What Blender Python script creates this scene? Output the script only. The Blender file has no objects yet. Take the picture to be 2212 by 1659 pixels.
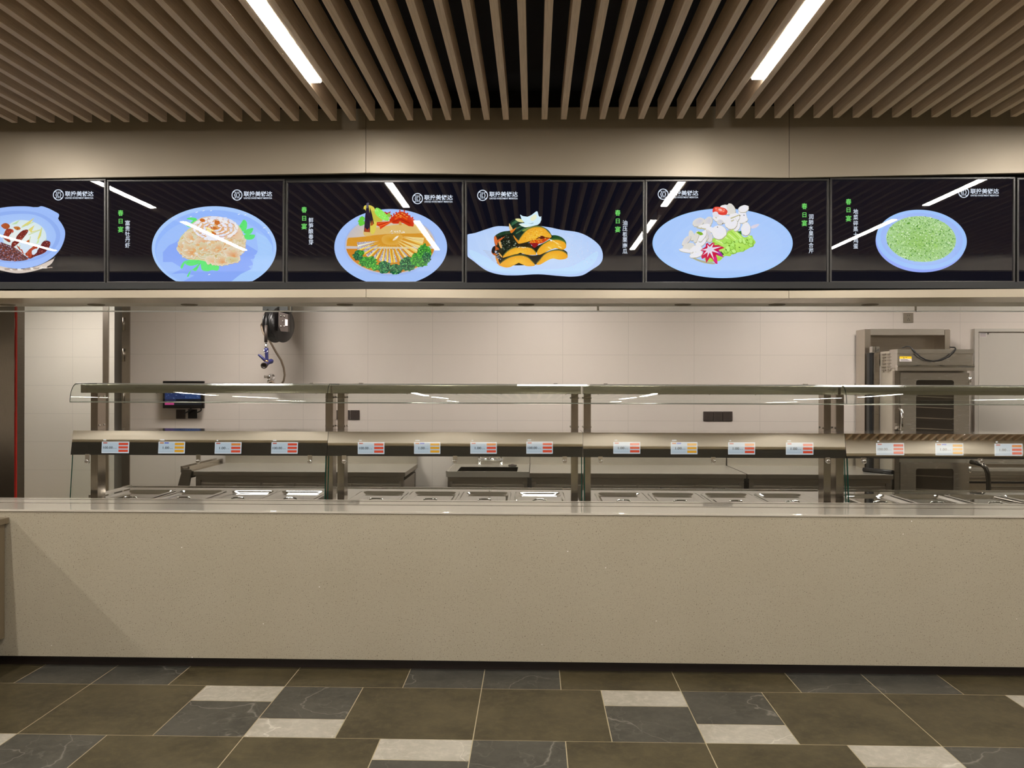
import bpy, bmesh, math, random
from mathutils import Vector, Matrix
random.seed(7)
S = bpy.context.scene
C = S.collection

# ------------------------------------------------------------------ camera, world, exposure
FPX, EYE = 1789.25, 1.5397
YAW, PITCH, ROLL = 0.0265038, -0.00058332, 0.0023761
_cy, _sy, _cp, _sp = math.cos(YAW), math.sin(YAW), math.cos(PITCH), math.sin(PITCH)
_f = Vector((-_sy*_cp, _cy*_cp, _sp)); _r0 = Vector((_cy, _sy, 0)); _u0 = _r0.cross(_f)
_r = math.cos(ROLL)*_r0 + math.sin(ROLL)*_u0
_u = -math.sin(ROLL)*_r0 + math.cos(ROLL)*_u0
cam_data = bpy.data.cameras.new('camera'); cam = bpy.data.objects.new('camera', cam_data); C.objects.link(cam)
cam_data.sensor_fit = 'HORIZONTAL'; cam_data.sensor_width = 36.0; cam_data.lens = FPX/2212*36.0
cam_data.clip_start = 0.02; cam_data.clip_end = 60
cam.matrix_world = Matrix(((_r.x,_u.x,-_f.x,0),(_r.y,_u.y,-_f.y,0),(_r.z,_u.z,-_f.z,EYE),(0,0,0,1)))
S.camera = cam
W = bpy.data.worlds.new('world'); S.world = W; W.use_nodes = True
W.node_tree.nodes['Background'].inputs[0].default_value = (0.9, 0.95, 1.0, 1)
W.node_tree.nodes['Background'].inputs[1].default_value = 0.01
S.view_settings.view_transform = 'Standard'; S.view_settings.look = 'None'
S.view_settings.exposure = 0.0; S.view_settings.gamma = 1.0; S.view_settings.use_curve_mapping = False
LAMP_COL = (1.0, 0.955, 0.885); LAMP_POWER = 136.0            # linear lamps between the slats
KITCHEN_COL = (1.0, 0.93, 0.865); KITCHEN_POWER = 36.0       # panel lights on the kitchen ceiling
S.cycles.max_bounces = 8; S.cycles.transparent_max_bounces = 16
S.cycles.caustics_reflective = False; S.cycles.caustics_refractive = False
S.cycles.sample_clamp_indirect = 6.0

def at(px, py, Y):                                          # the point seen at a pixel on the plane y = Y
    d = _f + (px-1106)/FPX*_r - (py-829.5)/FPX*_u
    t = Y/d.y
    return Vector((d.x*t, Y, EYE+d.z*t))
def X_(px, Y, py=830): return at(px, py, Y).x
def Z_(py, Y, px=1106): return at(px, py, Y).z
def on_plane(px, py, p0, n):
    d = _f + (px-1106)/FPX*_r - (py-829.5)/FPX*_u
    o = Vector((0, 0, EYE)); t = (p0-o).dot(n)/d.dot(n)
    return o + d*t
def lin(c): return tuple(((v/255)/12.92 if v/255 <= 0.04045 else ((v/255+0.055)/1.055)**2.4) for v in c)

# ------------------------------------------------------------------ mesh building
class MB:
    def __init__(s): s.v = []; s.f = []; s.m = []; s.c = []; s.sm = []
    def face(s, pts, mi=0, col=None, smooth=False):
        b = len(s.v); s.v += [tuple(p) for p in pts]; s.f.append(tuple(range(b, b+len(pts)))); s.m.append(mi); s.c.append(col); s.sm.append(smooth); return s
    def faces(s, verts, fs, mi=0, smooth=False, col=None):
        b = len(s.v); s.v += [tuple(p) for p in verts]
        for f in fs: s.f.append(tuple(i+b for i in f)); s.m.append(mi); s.c.append(col); s.sm.append(smooth)
        return s
    def box(s, x0, x1, y0, y1, z0, z1, mi=0, bev=0.0):
        x0, x1 = min(x0,x1), max(x0,x1); y0, y1 = min(y0,y1), max(y0,y1); z0, z1 = min(z0,z1), max(z0,z1)
        if bev <= 0:
            v = [(x0,y0,z0),(x1,y0,z0),(x1,y1,z0),(x0,y1,z0),(x0,y0,z1),(x1,y0,z1),(x1,y1,z1),(x0,y1,z1)]
            return s.faces(v, [(0,3,2,1),(4,5,6,7),(0,1,5,4),(1,2,6,5),(2,3,7,6),(3,0,4,7)], mi)
        bm = bmesh.new(); bmesh.ops.create_cube(bm, size=1.0)
        bmesh.ops.scale(bm, vec=(x1-x0, y1-y0, z1-z0), verts=bm.verts)
        bmesh.ops.translate(bm, vec=((x0+x1)/2, (y0+y1)/2, (z0+z1)/2), verts=bm.verts)
        bmesh.ops.bevel(bm, geom=bm.edges[:], offset=bev, segments=2, profile=0.7, affect='EDGES')
        bm.verts.index_update(); s.faces([v.co[:] for v in bm.verts], [[v.index for v in f.verts] for f in bm.faces], mi); bm.free(); return s
    def prism(s, prof, x0, x1, mi=0, mi_end=None):          # closed profile in (y, z), run along x
        n = len(prof); v = [(x0,y,z) for y,z in prof]+[(x1,y,z) for y,z in prof]
        area = sum(prof[i][0]*prof[(i+1)%n][1]-prof[(i+1)%n][0]*prof[i][1] for i in range(n))
        q = [(i,(i+1)%n,n+(i+1)%n,n+i) for i in range(n)]; e0 = tuple(range(n))[::-1]; e1 = tuple(range(n,2*n))
        if area > 0: pass
        else: q = [t[::-1] for t in q]; e0 = e0[::-1]; e1 = e1[::-1]
        s.faces(v, q, mi); s.faces(v, [e0, e1], mi if mi_end is None else mi_end); return s
    def slab(s, pts, dy, mi=0):                             # polygon in (x, z) at given y, given thickness along y
        n = len(pts); v = [tuple(p) for p in pts]+[(p[0],p[1]+dy,p[2]) for p in pts]
        s.faces(v, [tuple(range(n)), tuple(range(n,2*n))[::-1]]+[(i,n+i,n+(i+1)%n,(i+1)%n) for i in range(n)], mi); return s
    def tube(s, pts, r, k=10, mi=0, closed=False):
        pts = [Vector(p) for p in pts]; n = len(pts); rings = []; up = Vector((0.13,0.31,0.94))
        rr = r if isinstance(r, (list,tuple)) else [r]*n; prev = None
        for i in range(n):
            a = pts[(i-1)%n] if (closed or i > 0) else pts[i]; b = pts[(i+1)%n] if (closed or i < n-1) else pts[i]
            t = (b-a).normalized()
            if prev is None:
                u = t.cross(up)
                if u.length < 1e-3: u = t.cross(Vector((1,0,0)))
            else: u = prev-t*prev.dot(t)
            u.normalize(); prev = u; w = t.cross(u)
            rings.append([pts[i]+(u*math.cos(2*math.pi*j/k)+w*math.sin(2*math.pi*j/k))*rr[i] for j in range(k)])
        v = [p for rg in rings for p in rg]; fs = []
        for i in range(n if closed else n-1):
            for j in range(k): fs.append((i*k+j, i*k+(j+1)%k, ((i+1)%n)*k+(j+1)%k, ((i+1)%n)*k+j))
        s.faces(v, fs, mi, smooth=True)
        if not closed: s.faces(v, [tuple(range(k))[::-1], tuple(range((n-1)*k, n*k))], mi)
        return s
    def lathe(s, o, axis, prof, k=28, mi=0, smooth=True):   # prof = (distance along axis, radius)
        o = Vector(o); a = Vector(axis).normalized(); u = a.cross(Vector((0.2,0.3,0.9))).normalized(); w = a.cross(u)
        v = []; fs = []
        for h, r in prof:
            for j in range(k): v.append(o+a*h+(u*math.cos(2*math.pi*j/k)+w*math.sin(2*math.pi*j/k))*r)
        n = len(prof)
        for i in range(n-1):
            for j in range(k): fs.append((i*k+j, i*k+(j+1)%k, (i+1)*k+(j+1)%k, (i+1)*k+j))
        s.faces(v, fs, mi, smooth=smooth)
        if prof[0][1] > 1e-5: s.faces(v, [tuple(range(k))[::-1]], mi)
        if prof[-1][1] > 1e-5: s.faces(v, [tuple(range((n-1)*k, n*k))], mi)
        return s
    def build(s, name, mats, parent=None, fix=True):
        o_ = Vector((0,0,0)); p = parent
        while p is not None: o_ += p.location; p = p.parent
        me = bpy.data.meshes.new(name)
        me.from_pydata([(a-o_.x, b-o_.y, c-o_.z) for a, b, c in s.v], [], s.f)
        mats = mats if isinstance(mats, (list,tuple)) else [mats]
        for m in mats: me.materials.append(m)
        me.polygons.foreach_set('material_index', s.m); me.polygons.foreach_set('use_smooth', s.sm)
        if any(c is not None for c in s.c):
            at_ = me.color_attributes.new('Col', 'FLOAT_COLOR', 'CORNER'); data = []
            for p_, c in zip(me.polygons, s.c):
                c = c or (0,0,0)
                for k in range(p_.loop_total):
                    cc = c[k] if isinstance(c[0], (tuple,list)) else c
                    data += [cc[0], cc[1], cc[2], 1.0]
            at_.data.foreach_set('color', data)
        me.update()
        if fix:
            bm = bmesh.new(); bm.from_mesh(me); bmesh.ops.remove_doubles(bm, verts=bm.verts, dist=1e-5)
            bmesh.ops.recalc_face_normals(bm, faces=bm.faces); bm.to_mesh(me); bm.free()
        o = bpy.data.objects.new(name, me); C.objects.link(o)
        if parent is not None: o.parent = parent
        return o

def tag(o, label=None, cat=None, group=None, kind=None):
    if label: o['label'] = label
    if cat: o['category'] = cat
    if group: o['group'] = group
    if kind: o['kind'] = kind
    return o
def thing(name, loc, label, cat, group=None):
    o = bpy.data.objects.new(name, None); C.objects.link(o); o.location = loc; o.empty_display_size = 0.05
    return tag(o, label, cat, group)
def struct(name, mb, mats, parent=None, fix=True):
    o = mb.build(name, mats, parent, fix)
    if parent is None: o['kind'] = 'structure'
    return o
def copy_tree(o, parent=None):
    c = o.copy(); C.objects.link(c)
    if parent is not None: c.parent = parent
    for ch in list(o.children): copy_tree(ch, c)
    return c

# ------------------------------------------------------------------ materials
def mat(name, col=(0.8,0.8,0.8), rough=0.5, metal=0.0, **kw):
    m = bpy.data.materials.new(name); m.use_nodes = True; b = m.node_tree.nodes['Principled BSDF']
    b.inputs['Base Color'].default_value = (*col, 1); b.inputs['Roughness'].default_value = rough; b.inputs['Metallic'].default_value = metal
    for k, v in kw.items(): b.inputs[k].default_value = v
    return m
def N(m, t, **kw):
    n = m.node_tree.nodes.new(t)
    for k, v in kw.items(): setattr(n, k, v)
    return n
def L(m, a, b): m.node_tree.links.new(a, b)
def BS(m): return m.node_tree.nodes['Principled BSDF']
def coords(m, scale=(1,1,1), loc=(0,0,0)):
    t = N(m, 'ShaderNodeNewGeometry'); mp = N(m, 'ShaderNodeMapping'); mp.inputs['Scale'].default_value = scale; mp.inputs['Location'].default_value = loc
    L(m, t.outputs['Position'], mp.inputs['Vector']); return mp.outputs['Vector']
def noise(m, vec, scale, detail=3, rough=0.5):
    n = N(m, 'ShaderNodeTexNoise'); n.inputs['Scale'].default_value = scale; n.inputs['Detail'].default_value = detail; n.inputs['Roughness'].default_value = rough
    L(m, vec, n.inputs['Vector']); return n
def ramp(m, fac, stops, interp='LINEAR'):
    r = N(m, 'ShaderNodeValToRGB'); r.color_ramp.interpolation = interp; e = r.color_ramp.elements
    while len(e) < len(stops): e.new(0.5)
    for el, (p, c) in zip(e, stops): el.position = p; el.color = (*c, 1)
    L(m, fac, r.inputs['Fac']); return r
def mixc(m, fac, a, b, mode='MIX'):
    n = N(m, 'ShaderNodeMix', data_type='RGBA', blend_type=mode)
    if hasattr(fac, 'links'): L(m, fac, n.inputs['Factor'])
    else: n.inputs['Factor'].default_value = fac
    for i, v in (('A', a), ('B', b)):
        sock = [q for q in n.inputs if q.name == i and q.type == 'RGBA'][0]
        if hasattr(v, 'links'): L(m, v, sock)
        else: sock.default_value = (*v, 1)
    return [q for q in n.outputs if q.type == 'RGBA'][0]
def bump(m, h, strength, dist=0.002):
    b = N(m, 'ShaderNodeBump'); b.inputs['Strength'].default_value = strength; b.inputs['Distance'].default_value = dist
    L(m, h, b.inputs['Height']); L(m, b.outputs['Normal'], BS(m).inputs['Normal'])
def steel(name, col=(0.72,0.69,0.64), rough=0.25, stretch=(2,2,60), amt=0.12):
    m = mat(name, col, rough, 1.0); v = coords(m, stretch); n = noise(m, v, 6, 4)
    r = N(m, 'ShaderNodeMapRange'); r.inputs['To Min'].default_value = rough-amt*0.5; r.inputs['To Max'].default_value = rough+amt*0.5
    L(m, n.outputs['Fac'], r.inputs['Value']); L(m, r.outputs['Result'], BS(m).inputs['Roughness'])
    c = ramp(m, n.outputs['Fac'], [(0.3, tuple(x*0.9 for x in col)), (0.7, tuple(min(1,x*1.06) for x in col))]); L(m, c.outputs['Color'], BS(m).inputs['Base Color'])
    return m
def emit(name, col, power):
    m = bpy.data.materials.new(name); m.use_nodes = True; nt = m.node_tree; nt.nodes.remove(BS(m))
    e = N(m, 'ShaderNodeEmission'); e.inputs[0].default_value = (*col, 1); e.inputs[1].default_value = power
    L(m, e.outputs[0], nt.nodes['Material Output'].inputs[0]); return m
def sheet_glass(name, tint=(0.96,0.98,0.965), refl=1.0, rough=0.0, f0=None):   # thin clear sheet: passes light straight, reflects by Fresnel
    m = bpy.data.materials.new(name); m.use_nodes = True; nt = m.node_tree; nt.nodes.remove(BS(m))
    t = N(m, 'ShaderNodeBsdfTransparent'); t.inputs[0].default_value = (*tint, 1)
    g = N(m, 'ShaderNodeBsdfGlossy'); g.inputs['Roughness'].default_value = rough; g.inputs[0].default_value = (refl, refl, refl, 1)
    x = N(m, 'ShaderNodeMixShader')
    if f0 is None:                                          # Schlick, the same from either side of the sheet
        ge = N(m, 'ShaderNodeNewGeometry'); dt = N(m, 'ShaderNodeVectorMath', operation='DOT_PRODUCT'); L(m, ge.outputs['Normal'], dt.inputs[0]); L(m, ge.outputs['Incoming'], dt.inputs[1])
        ab = N(m, 'ShaderNodeMath', operation='ABSOLUTE'); L(m, dt.outputs['Value'], ab.inputs[0]); su = N(m, 'ShaderNodeMath', operation='SUBTRACT', use_clamp=True); su.inputs[0].default_value = 1.0; L(m, ab.outputs[0], su.inputs[1])
        pw_ = N(m, 'ShaderNodeMath', operation='POWER'); pw_.inputs[1].default_value = 5.0; L(m, su.outputs[0], pw_.inputs[0])
        ma = N(m, 'ShaderNodeMath', operation='MULTIPLY_ADD'); ma.inputs[1].default_value = 0.96; ma.inputs[2].default_value = 0.04; L(m, pw_.outputs[0], ma.inputs[0]); L(m, ma.outputs[0], x.inputs[0])
    else: x.inputs[0].default_value = f0
    L(m, t.outputs[0], x.inputs[1]); L(m, g.outputs[0], x.inputs[2]); L(m, x.outputs[0], nt.nodes['Material Output'].inputs[0]); return m

M = {}
# speckled engineered stone on the counter front
m = M['stone'] = mat('speckled stone', lin((170,160,143)), 0.55); v = coords(m)
n1 = noise(m, v, 170, 2, 0.6); n2 = noise(m, v, 420, 2, 0.6); n3 = noise(m, v, 3, 2)
base = mixc(m, n3.outputs['Fac'], lin((170,159,138)), lin((178,168,148)))
f1 = ramp(m, n1.outputs['Fac'], [(0.335,(1,1,1)),(0.378,(0,0,0))]); f2 = ramp(m, n2.outputs['Fac'], [(0.345,(1,1,1)),(0.40,(0,0,0))])
c1 = mixc(m, f1.outputs['Color'], base, lin((96,86,69))); c2 = mixc(m, f2.outputs['Color'], c1, lin((120,108,90)))
n4 = N(m, 'ShaderNodeTexVoronoi'); n4.inputs['Scale'].default_value = 9; L(m, v, n4.inputs['Vector'])
f4 = ramp(m, n4.outputs['Distance'], [(0.018,(1,1,1)),(0.03,(0,0,0))])
L(m, mixc(m, f4.outputs['Color'], c2, (0.95,0.93,0.9)), BS(m).inputs['Base Color'])
# polished pale quartz top
m = M['quartz'] = mat('polished pale quartz', lin((196,184,165)), 0.02, 0.3); v = coords(m); n1 = noise(m, v, 300, 2)
L(m, mixc(m, ramp(m, n1.outputs['Fac'], [(0.3,(1,1,1)),(0.38,(0,0,0))]).outputs['Color'], lin((236,227,212)), lin((212,202,186))), BS(m).inputs['Base Color'])
BS(m).inputs['IOR'].default_value = 2.0
M['groove'] = mat('dark groove', lin((112,102,88)), 0.25)
M['toe'] = mat('dark toe kick', lin((44,34,30)), 0.35)
# floor slates
def slate(name, a, b, vein, vein_amt):
    m = mat(name, a, 0.42); v = coords(m); n1 = noise(m, v, 3.5, 6, 0.6); n2 = noise(m, v, 22, 6, 0.7)
    c = mixc(m, ramp(m, n1.outputs['Fac'], [(0.35,(0,0,0)),(0.68,(1,1,1))]).outputs['Color'], a, b)
    c = mixc(m, ramp(m, n2.outputs['Fac'], [(0.45,(0,0,0)),(0.7,(0.6,0.6,0.6))]).outputs['Color'], c, tuple(x*1.35 for x in b))
    d = noise(m, v, 2.2, 4, 0.6); ds = N(m, 'ShaderNodeVectorMath', operation='SCALE'); ds.inputs['Scale'].default_value = 0.3; L(m, d.outputs['Color'], ds.inputs[0]); mx = N(m, 'ShaderNodeVectorMath', operation='ADD'); L(m, v, mx.inputs[0]); L(m, ds.outputs[0], mx.inputs[1])
    w = noise(m, mx.outputs[0], 1.9, 1); mt = N(m, 'ShaderNodeMath', operation='SUBTRACT'); mt.inputs[1].default_value = 0.5; L(m, w.outputs['Fac'], mt.inputs[0])
    ab = N(m, 'ShaderNodeMath', operation='ABSOLUTE'); L(m, mt.outputs[0], ab.inputs[0])
    vf = ramp(m, ab.outputs[0], [(0.0,(vein_amt,)*3),(0.0045,(0,0,0))]); c = mixc(m, vf.outputs['Color'], c, vein)
    w2 = noise(m, mx.outputs[0], 4.3, 2); m2 = N(m, 'ShaderNodeMath', operation='SUBTRACT'); m2.inputs[1].default_value = 0.47; L(m, w2.outputs['Fac'], m2.inputs[0])
    a2 = N(m, 'ShaderNodeMath', operation='ABSOLUTE'); L(m, m2.outputs[0], a2.inputs[0]); c = mixc(m, ramp(m, a2.outputs[0], [(0.0,(vein_amt*0.35,)*3),(0.007,(0,0,0))]).outputs['Color'], c, vein)
    L(m, c, BS(m).inputs['Base Color']); bump(m, n2.outputs['Fac'], 0.25, 0.003); return m
M['slate_olive'] = slate('olive slate', lin((54,47,31)), lin((80,71,49)), lin((110,100,80)), 0.1)
M['slate_dark'] = slate('dark veined slate', lin((58,56,50)), lin((76,73,65)), lin((140,135,124)), 0.6)
M['slate_light'] = slate('pale grey slate', lin((158,151,136)), lin((174,167,153)), lin((212,206,193)), 0.7)
M['grout'] = mat('sandy grout', lin((180,166,134)), 0.8)
# wall tile
def tile_mat(name, col, x0, z0):
    m = mat(name, col, 0.33); g = N(m, 'ShaderNodeNewGeometry'); sep = N(m, 'ShaderNodeSeparateXYZ'); L(m, g.outputs['Position'], sep.inputs[0])
    outs = []
    for out, off, size in (('X', x0, 0.6), ('Z', z0, 0.3025)):
        a = N(m, 'ShaderNodeMath', operation='SUBTRACT'); a.inputs[1].default_value = off-60*size; L(m, sep.outputs[out], a.inputs[0])
        b = N(m, 'ShaderNodeMath', operation='DIVIDE'); b.inputs[1].default_value = size; L(m, a.outputs[0], b.inputs[0])
        c = N(m, 'ShaderNodeMath', operation='FRACT'); L(m, b.outputs[0], c.inputs[0])
        d = N(m, 'ShaderNodeMath', operation='PINGPONG'); d.inputs[1].default_value = 0.5; L(m, c.outputs[0], d.inputs[0])
        e = N(m, 'ShaderNodeMath', operation='LESS_THAN'); e.inputs[1].default_value = 0.0016/size; L(m, d.outputs[0], e.inputs[0]); outs.append(e.outputs[0])
    mx = N(m, 'ShaderNodeMath', operation='MAXIMUM'); L(m, outs[0], mx.inputs[0]); L(m, outs[1], mx.inputs[1])
    nz = noise(m, coords(m), 1.3, 2)
    c = mixc(m, nz.outputs['Fac'], tuple(x*0.96 for x in col), tuple(min(1,x*1.03) for x in col))
    L(m, mixc(m, mx.outputs[0], c, tuple(x*0.78 for x in col)), BS(m).inputs['Base Color']); return m
M['tile'] = tile_mat('cream wall tile', lin((216,206,196)), -0.936, 1.8045)
M['tile_side'] = tile_mat('cream wall tile of the side room', lin((222,216,204)), -4.943, 1.8111)
M['fascia'] = mat('beige satin panel', lin((177,165,146)), 0.42, 0.3); v = coords(M['fascia']); bump(M['fascia'], noise(M['fascia'], v, 1.6, 2).outputs['Fac'], 0.5, 0.03)
M['fascia_low'] = mat('beige glossy beam panel', lin((205,192,170)), 0.28, 0.4)
M['bulkhead'] = mat('cream bulkhead paint', lin((248,238,218)), 0.6)
M['black'] = mat('matt black', lin((30,30,30)), 0.45)
M['ceiling_rear'] = mat('grey ceiling paint', lin((96,98,102)), 0.85); M['ceiling'] = mat('dark ceiling paint', lin((34,34,40)), 0.9)
M['room'] = mat('grey brown room paint', lin((150,140,126)), 0.8)
M['plaster'] = mat('white plaster', lin((225,220,212)), 0.7)
# wooden slats
m = M['wood'] = mat('brown wood', lin((150,124,98)), 0.5); v = coords(m, (60,2.2,60)); n1 = noise(m, v, 2.5, 5, 0.6)
L(m, ramp(m, n1.outputs['Fac'], [(0.3, lin((212,188,160))),(0.7, lin((238,215,188)))]).outputs['Color'], BS(m).inputs['Base Color'])
M['lamp'] = emit('lamp diffuser', LAMP_COL, LAMP_POWER); M['kitchen_lamp'] = emit('kitchen panel light', KITCHEN_COL, KITCHEN_POWER)
M['hall_fill'] = emit('added hall fill diffuser', LAMP_COL, LAMP_POWER*1.3); M['dim_lamp'] = emit('dim panel light', KITCHEN_COL, KITCHEN_POWER*0.85); M['white_metal'] = mat('white lacquered metal', (0.75,0.74,0.72), 0.4)
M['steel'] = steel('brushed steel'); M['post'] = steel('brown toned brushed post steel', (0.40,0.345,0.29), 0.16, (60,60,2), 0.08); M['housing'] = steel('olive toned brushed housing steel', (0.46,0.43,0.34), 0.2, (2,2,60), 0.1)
M['pan'] = mat('polished pan steel', (0.93,0.92,0.90), 0.012, 1.0); M['table'] = mat('satin table steel', (0.78,0.75,0.70), 0.34, 1.0); M['table_front'] = steel('table front steel darkened for reflections', (0.31,0.265,0.215), 0.36); M['table_back'] = steel('golden toned backsplash steel', (0.60,0.55,0.47), 0.34); M['pipe'] = mat('blackened steel', (0.10,0.09,0.08), 0.22, 1.0); M['steel_v'] = steel('brushed steel upright', (0.56,0.51,0.45), 0.24, (60,60,2))  # table front copy carries the dark reflections in its colour
M['steel_dark'] = steel('dark brushed steel', (0.36,0.32,0.27), 0.3); M['steel_bright'] = steel('polished steel', (0.88,0.86,0.83), 0.1, (30,2,30), 0.06)
M['satin'] = mat('satin grey metal', lin((128,124,117)), 0.42, 0.4); M['chrome'] = mat('chrome', (0.82,0.81,0.8), 0.06, 1.0); M['mirror_strip'] = mat('mirror finish strip', (0.93,0.92,0.90), 0.02, 1.0)
M['clear_glass'] = sheet_glass('clear sheet glass'); M['tint_glass'] = sheet_glass('pale green sheet glass', (0.965,0.985,0.975))
M['edge_glass'] = mat('dark green glass edge', lin((12,52,42)), 0.08); M['edge_light'] = mat('bright polished glass edge', lin((226,224,216)), 0.12, 0.15)
m = M['polished_edge'] = mat('polished clear edge', (0.95,0.95,0.93), 0.15); tr = N(m, 'ShaderNodeBsdfTranslucent'); tr.inputs[0].default_value = (0.95,0.95,0.93,1); mx_ = N(m, 'ShaderNodeMixShader'); mx_.inputs[0].default_value = 0.8; L(m, BS(m).outputs[0], mx_.inputs[1]); L(m, tr.outputs[0], mx_.inputs[2]); L(m, mx_.outputs[0], m.node_tree.nodes['Material Output'].inputs[0]); M['edge_bead'] = mat('grey green polished edge', lin((150,152,140)), 0.1, 0.6); M['screen_cover'] = sheet_glass('screen cover glass', (1,1,1), 1.0, 0.0, 0.095)
M['dark_window'] = sheet_glass('dark oven window', (0.8,0.78,0.75), 1.0, 0.0, 0.08)
M['bezel'] = mat('dark grey bezel', lin((62,60,58)), 0.3, 0.3)
M['rubber'] = mat('black rubber', lin((22,20,20)), 0.45); M['black_gloss'] = mat('glossy black plastic', lin((24,22,22)), 0.2)
M['hose'] = mat('grey brown hose', lin((150,132,112)), 0.4); M['blue'] = mat('navy blue rubber', lin((40,42,92)), 0.45); M['brass'] = mat('brass', (0.75,0.5,0.2), 0.25, 1.0)
M['red'] = mat('red seal', lin((176,32,20)), 0.5); M['red_wire'] = mat('salmon red wire', lin((236,92,74)), 0.5)
M['grey_plastic'] = mat('grey plastic', lin((132,122,106)), 0.45); M['dark_plastic'] = mat('dark brown plastic', lin((58,48,42)), 0.45)
M['door'] = mat('light grey door paint', lin((190,184,174)), 0.35); M['louver'] = mat('beige grey sheet metal', lin((196,188,172)), 0.4, 0.4)
M['yellow'] = mat('yellow sticker', lin((236,200,30)), 0.5); M['sticker'] = mat('white sticker', lin((216,206,204)), 0.5); M['ink'] = mat('grey ink', lin((70,66,64)), 0.6)
M['cabinet'] = mat('taupe laminate', lin((118,104,82)), 0.35)
# screen picture: what the display shows, per face colour
m = M['picture'] = bpy.data.materials.new('display picture'); m.use_nodes = True; m.node_tree.nodes.remove(BS(m))
a = N(m, 'ShaderNodeVertexColor'); a.layer_name = 'Col'; e = N(m, 'ShaderNodeEmission'); e.inputs[1].default_value = 1.06
L(m, a.outputs[0], e.inputs[0]); L(m, e.outputs[0], m.node_tree.nodes['Material Output'].inputs[0])
# price tag: small lit display under glossy glass
m = M['tag'] = bpy.data.materials.new('price tag display'); m.use_nodes = True; m.node_tree.nodes.remove(BS(m))
a = N(m, 'ShaderNodeVertexColor'); a.layer_name = 'Col'; e = N(m, 'ShaderNodeEmission'); e.inputs[1].default_value = 0.62; L(m, a.outputs[0], e.inputs[0])
g = N(m, 'ShaderNodeBsdfGlossy'); g.inputs['Roughness'].default_value = 0.03; g.inputs[0].default_value = (0.62,0.62,0.62,1)
ad = N(m, 'ShaderNodeAddShader'); L(m, e.outputs[0], ad.inputs[0]); L(m, g.outputs[0], ad.inputs[1]); L(m, ad.outputs[0], m.node_tree.nodes['Material Output'].inputs[0])

# ------------------------------------------------------------------ setting
XL, XR, YB, YW = -7.0, 7.0, -6.0, 7.62          # room sides, wall behind, kitchen back wall
Y_SLAT, Z_SLAT, PITCH_S, X_S0 = 4.25, 2.893, 0.0986, -0.048
# floor: one surface of slate tiles on grout
mb = MB(); mb.box(XL, XR, YB, 9.2, -0.1, -0.001, 0)
GX, GY, g = -0.2603, 4.17, 0.0022
def tile(x0, x1, y0, y1, mi): mb.face([(x0+g,y0+g,0),(x1-g,y0+g,0),(x1-g,y1-g,0),(x0+g,y1-g,0)], mi)
for r in range(-4, 11):
    y1 = GY-r*0.6; y0 = y1-0.6; odd = r % 2 == 0
    for i in range(-8, 9):
        if (i % 2 == 1) != odd: continue
        X = GX+i
        last = r == -1
        if last:
            tile(X-0.4, X, y0, y1, 2); tile(X, X+0.4, y0, y1, 2)
        else:
            tile(X-0.4, X, y1-0.2, y1, 3); tile(X-0.4, X, y0, y1-0.2, 2)
            tile(X, X+0.4, y0+0.2, y1, 2); tile(X, X+0.4, y0, y0+0.2, 3)
        tile(X+0.4, X+1, y0, y1, 1); tile(X+1, X+1.6, y0, y1, 1)
struct('floor', mb, [M['grout'], M['slate_olive'], M['slate_dark'], M['slate_light']], fix=False)
struct('ceiling', MB().box(XL, XR, 0.0, 4.62, 3.12, 3.2), M['ceiling'])
struct('ceiling_rear', MB().box(XL, XR, YB, 0.0, 2.731, 2.9), M['ceiling_rear'])
struct('ceiling_kitchen', MB().box(XL, XR, 4.95, 9.2, 2.60, 2.7), M['plaster'])
struct('trim_1', MB().box(XL, XR, -0.02, 0.10, 2.731, 3.12), M['bulkhead'])
struct('wall_rear', MB().box(XL, XR, YB-0.1, YB, 0, 3.2), M['room'])
struct('wall_left', MB().box(XL-0.1, XL, YB, 9.2, 0, 3.2), M['room'])
struct('wall_right', MB().box(XR, XR+0.1, YB, 9.2, 0, 3.2), M['room'])
XW0 = X_(281, YW)
struct('wall_back', MB().box(XW0, XR, YW, YW+0.12, 0, 2.7), M['tile'])
struct('wall_side_room', MB().box(XL, XW0+0.6, 8.75, 8.87, 0, 2.7), M['tile_side'])
# beige fascia above the screens, three panels; black surround of the screens; beam below
fx = [-7.0, at(790,373,4.4).x, at(1704.5,384,4.4).x, 7.0]
def bz(x, pts):
    for (a, za), (b, zb) in zip(pts, pts[1:]):
        if x <= b: return za+(zb-za)*(x-a)/(b-a)
    return pts[-1][1]
FB = [(-7.0,2.59),(-2.9,2.637),(fx[1],2.663),(fx[2],2.627),(2.55,2.648),(7.0,2.70)]
BT = [(-7.0,2.025),(-2.9,2.034),(fx[1],2.042),(fx[2],2.032),(2.55,2.041),(7.0,2.05)]
BB = [(-7.0,1.985),(-2.9,1.9945),(fx[1],1.9985),(-0.13,1.993),(fx[2],1.993),(2.55,1.9985),(7.0,2.0)]
for k in range(3):
    mb = MB(); xs = sorted([fx[k]+0.0012, fx[k+1]-0.0012]+[p for p in (-2.9,2.55) if fx[k] < p < fx[k+1]])
    for a, b in zip(xs, xs[1:]):
        p = [(a,4.40,bz(a,FB)),(b,4.40,bz(b,FB)),(b,4.40,3.005),(a,4.40,3.005)]; mb.slab(p, 0.03)
    struct('trim_%d' % (k+2), mb, M['fascia'])
struct('trim_5', MB().box(XL, XR, 4.475, 4.62, 2.03, 3.12), M['black'])
sx = [-7.0, at(790.5,632,4.4).x, at(1704,632,4.4).x, 7.0]
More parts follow.
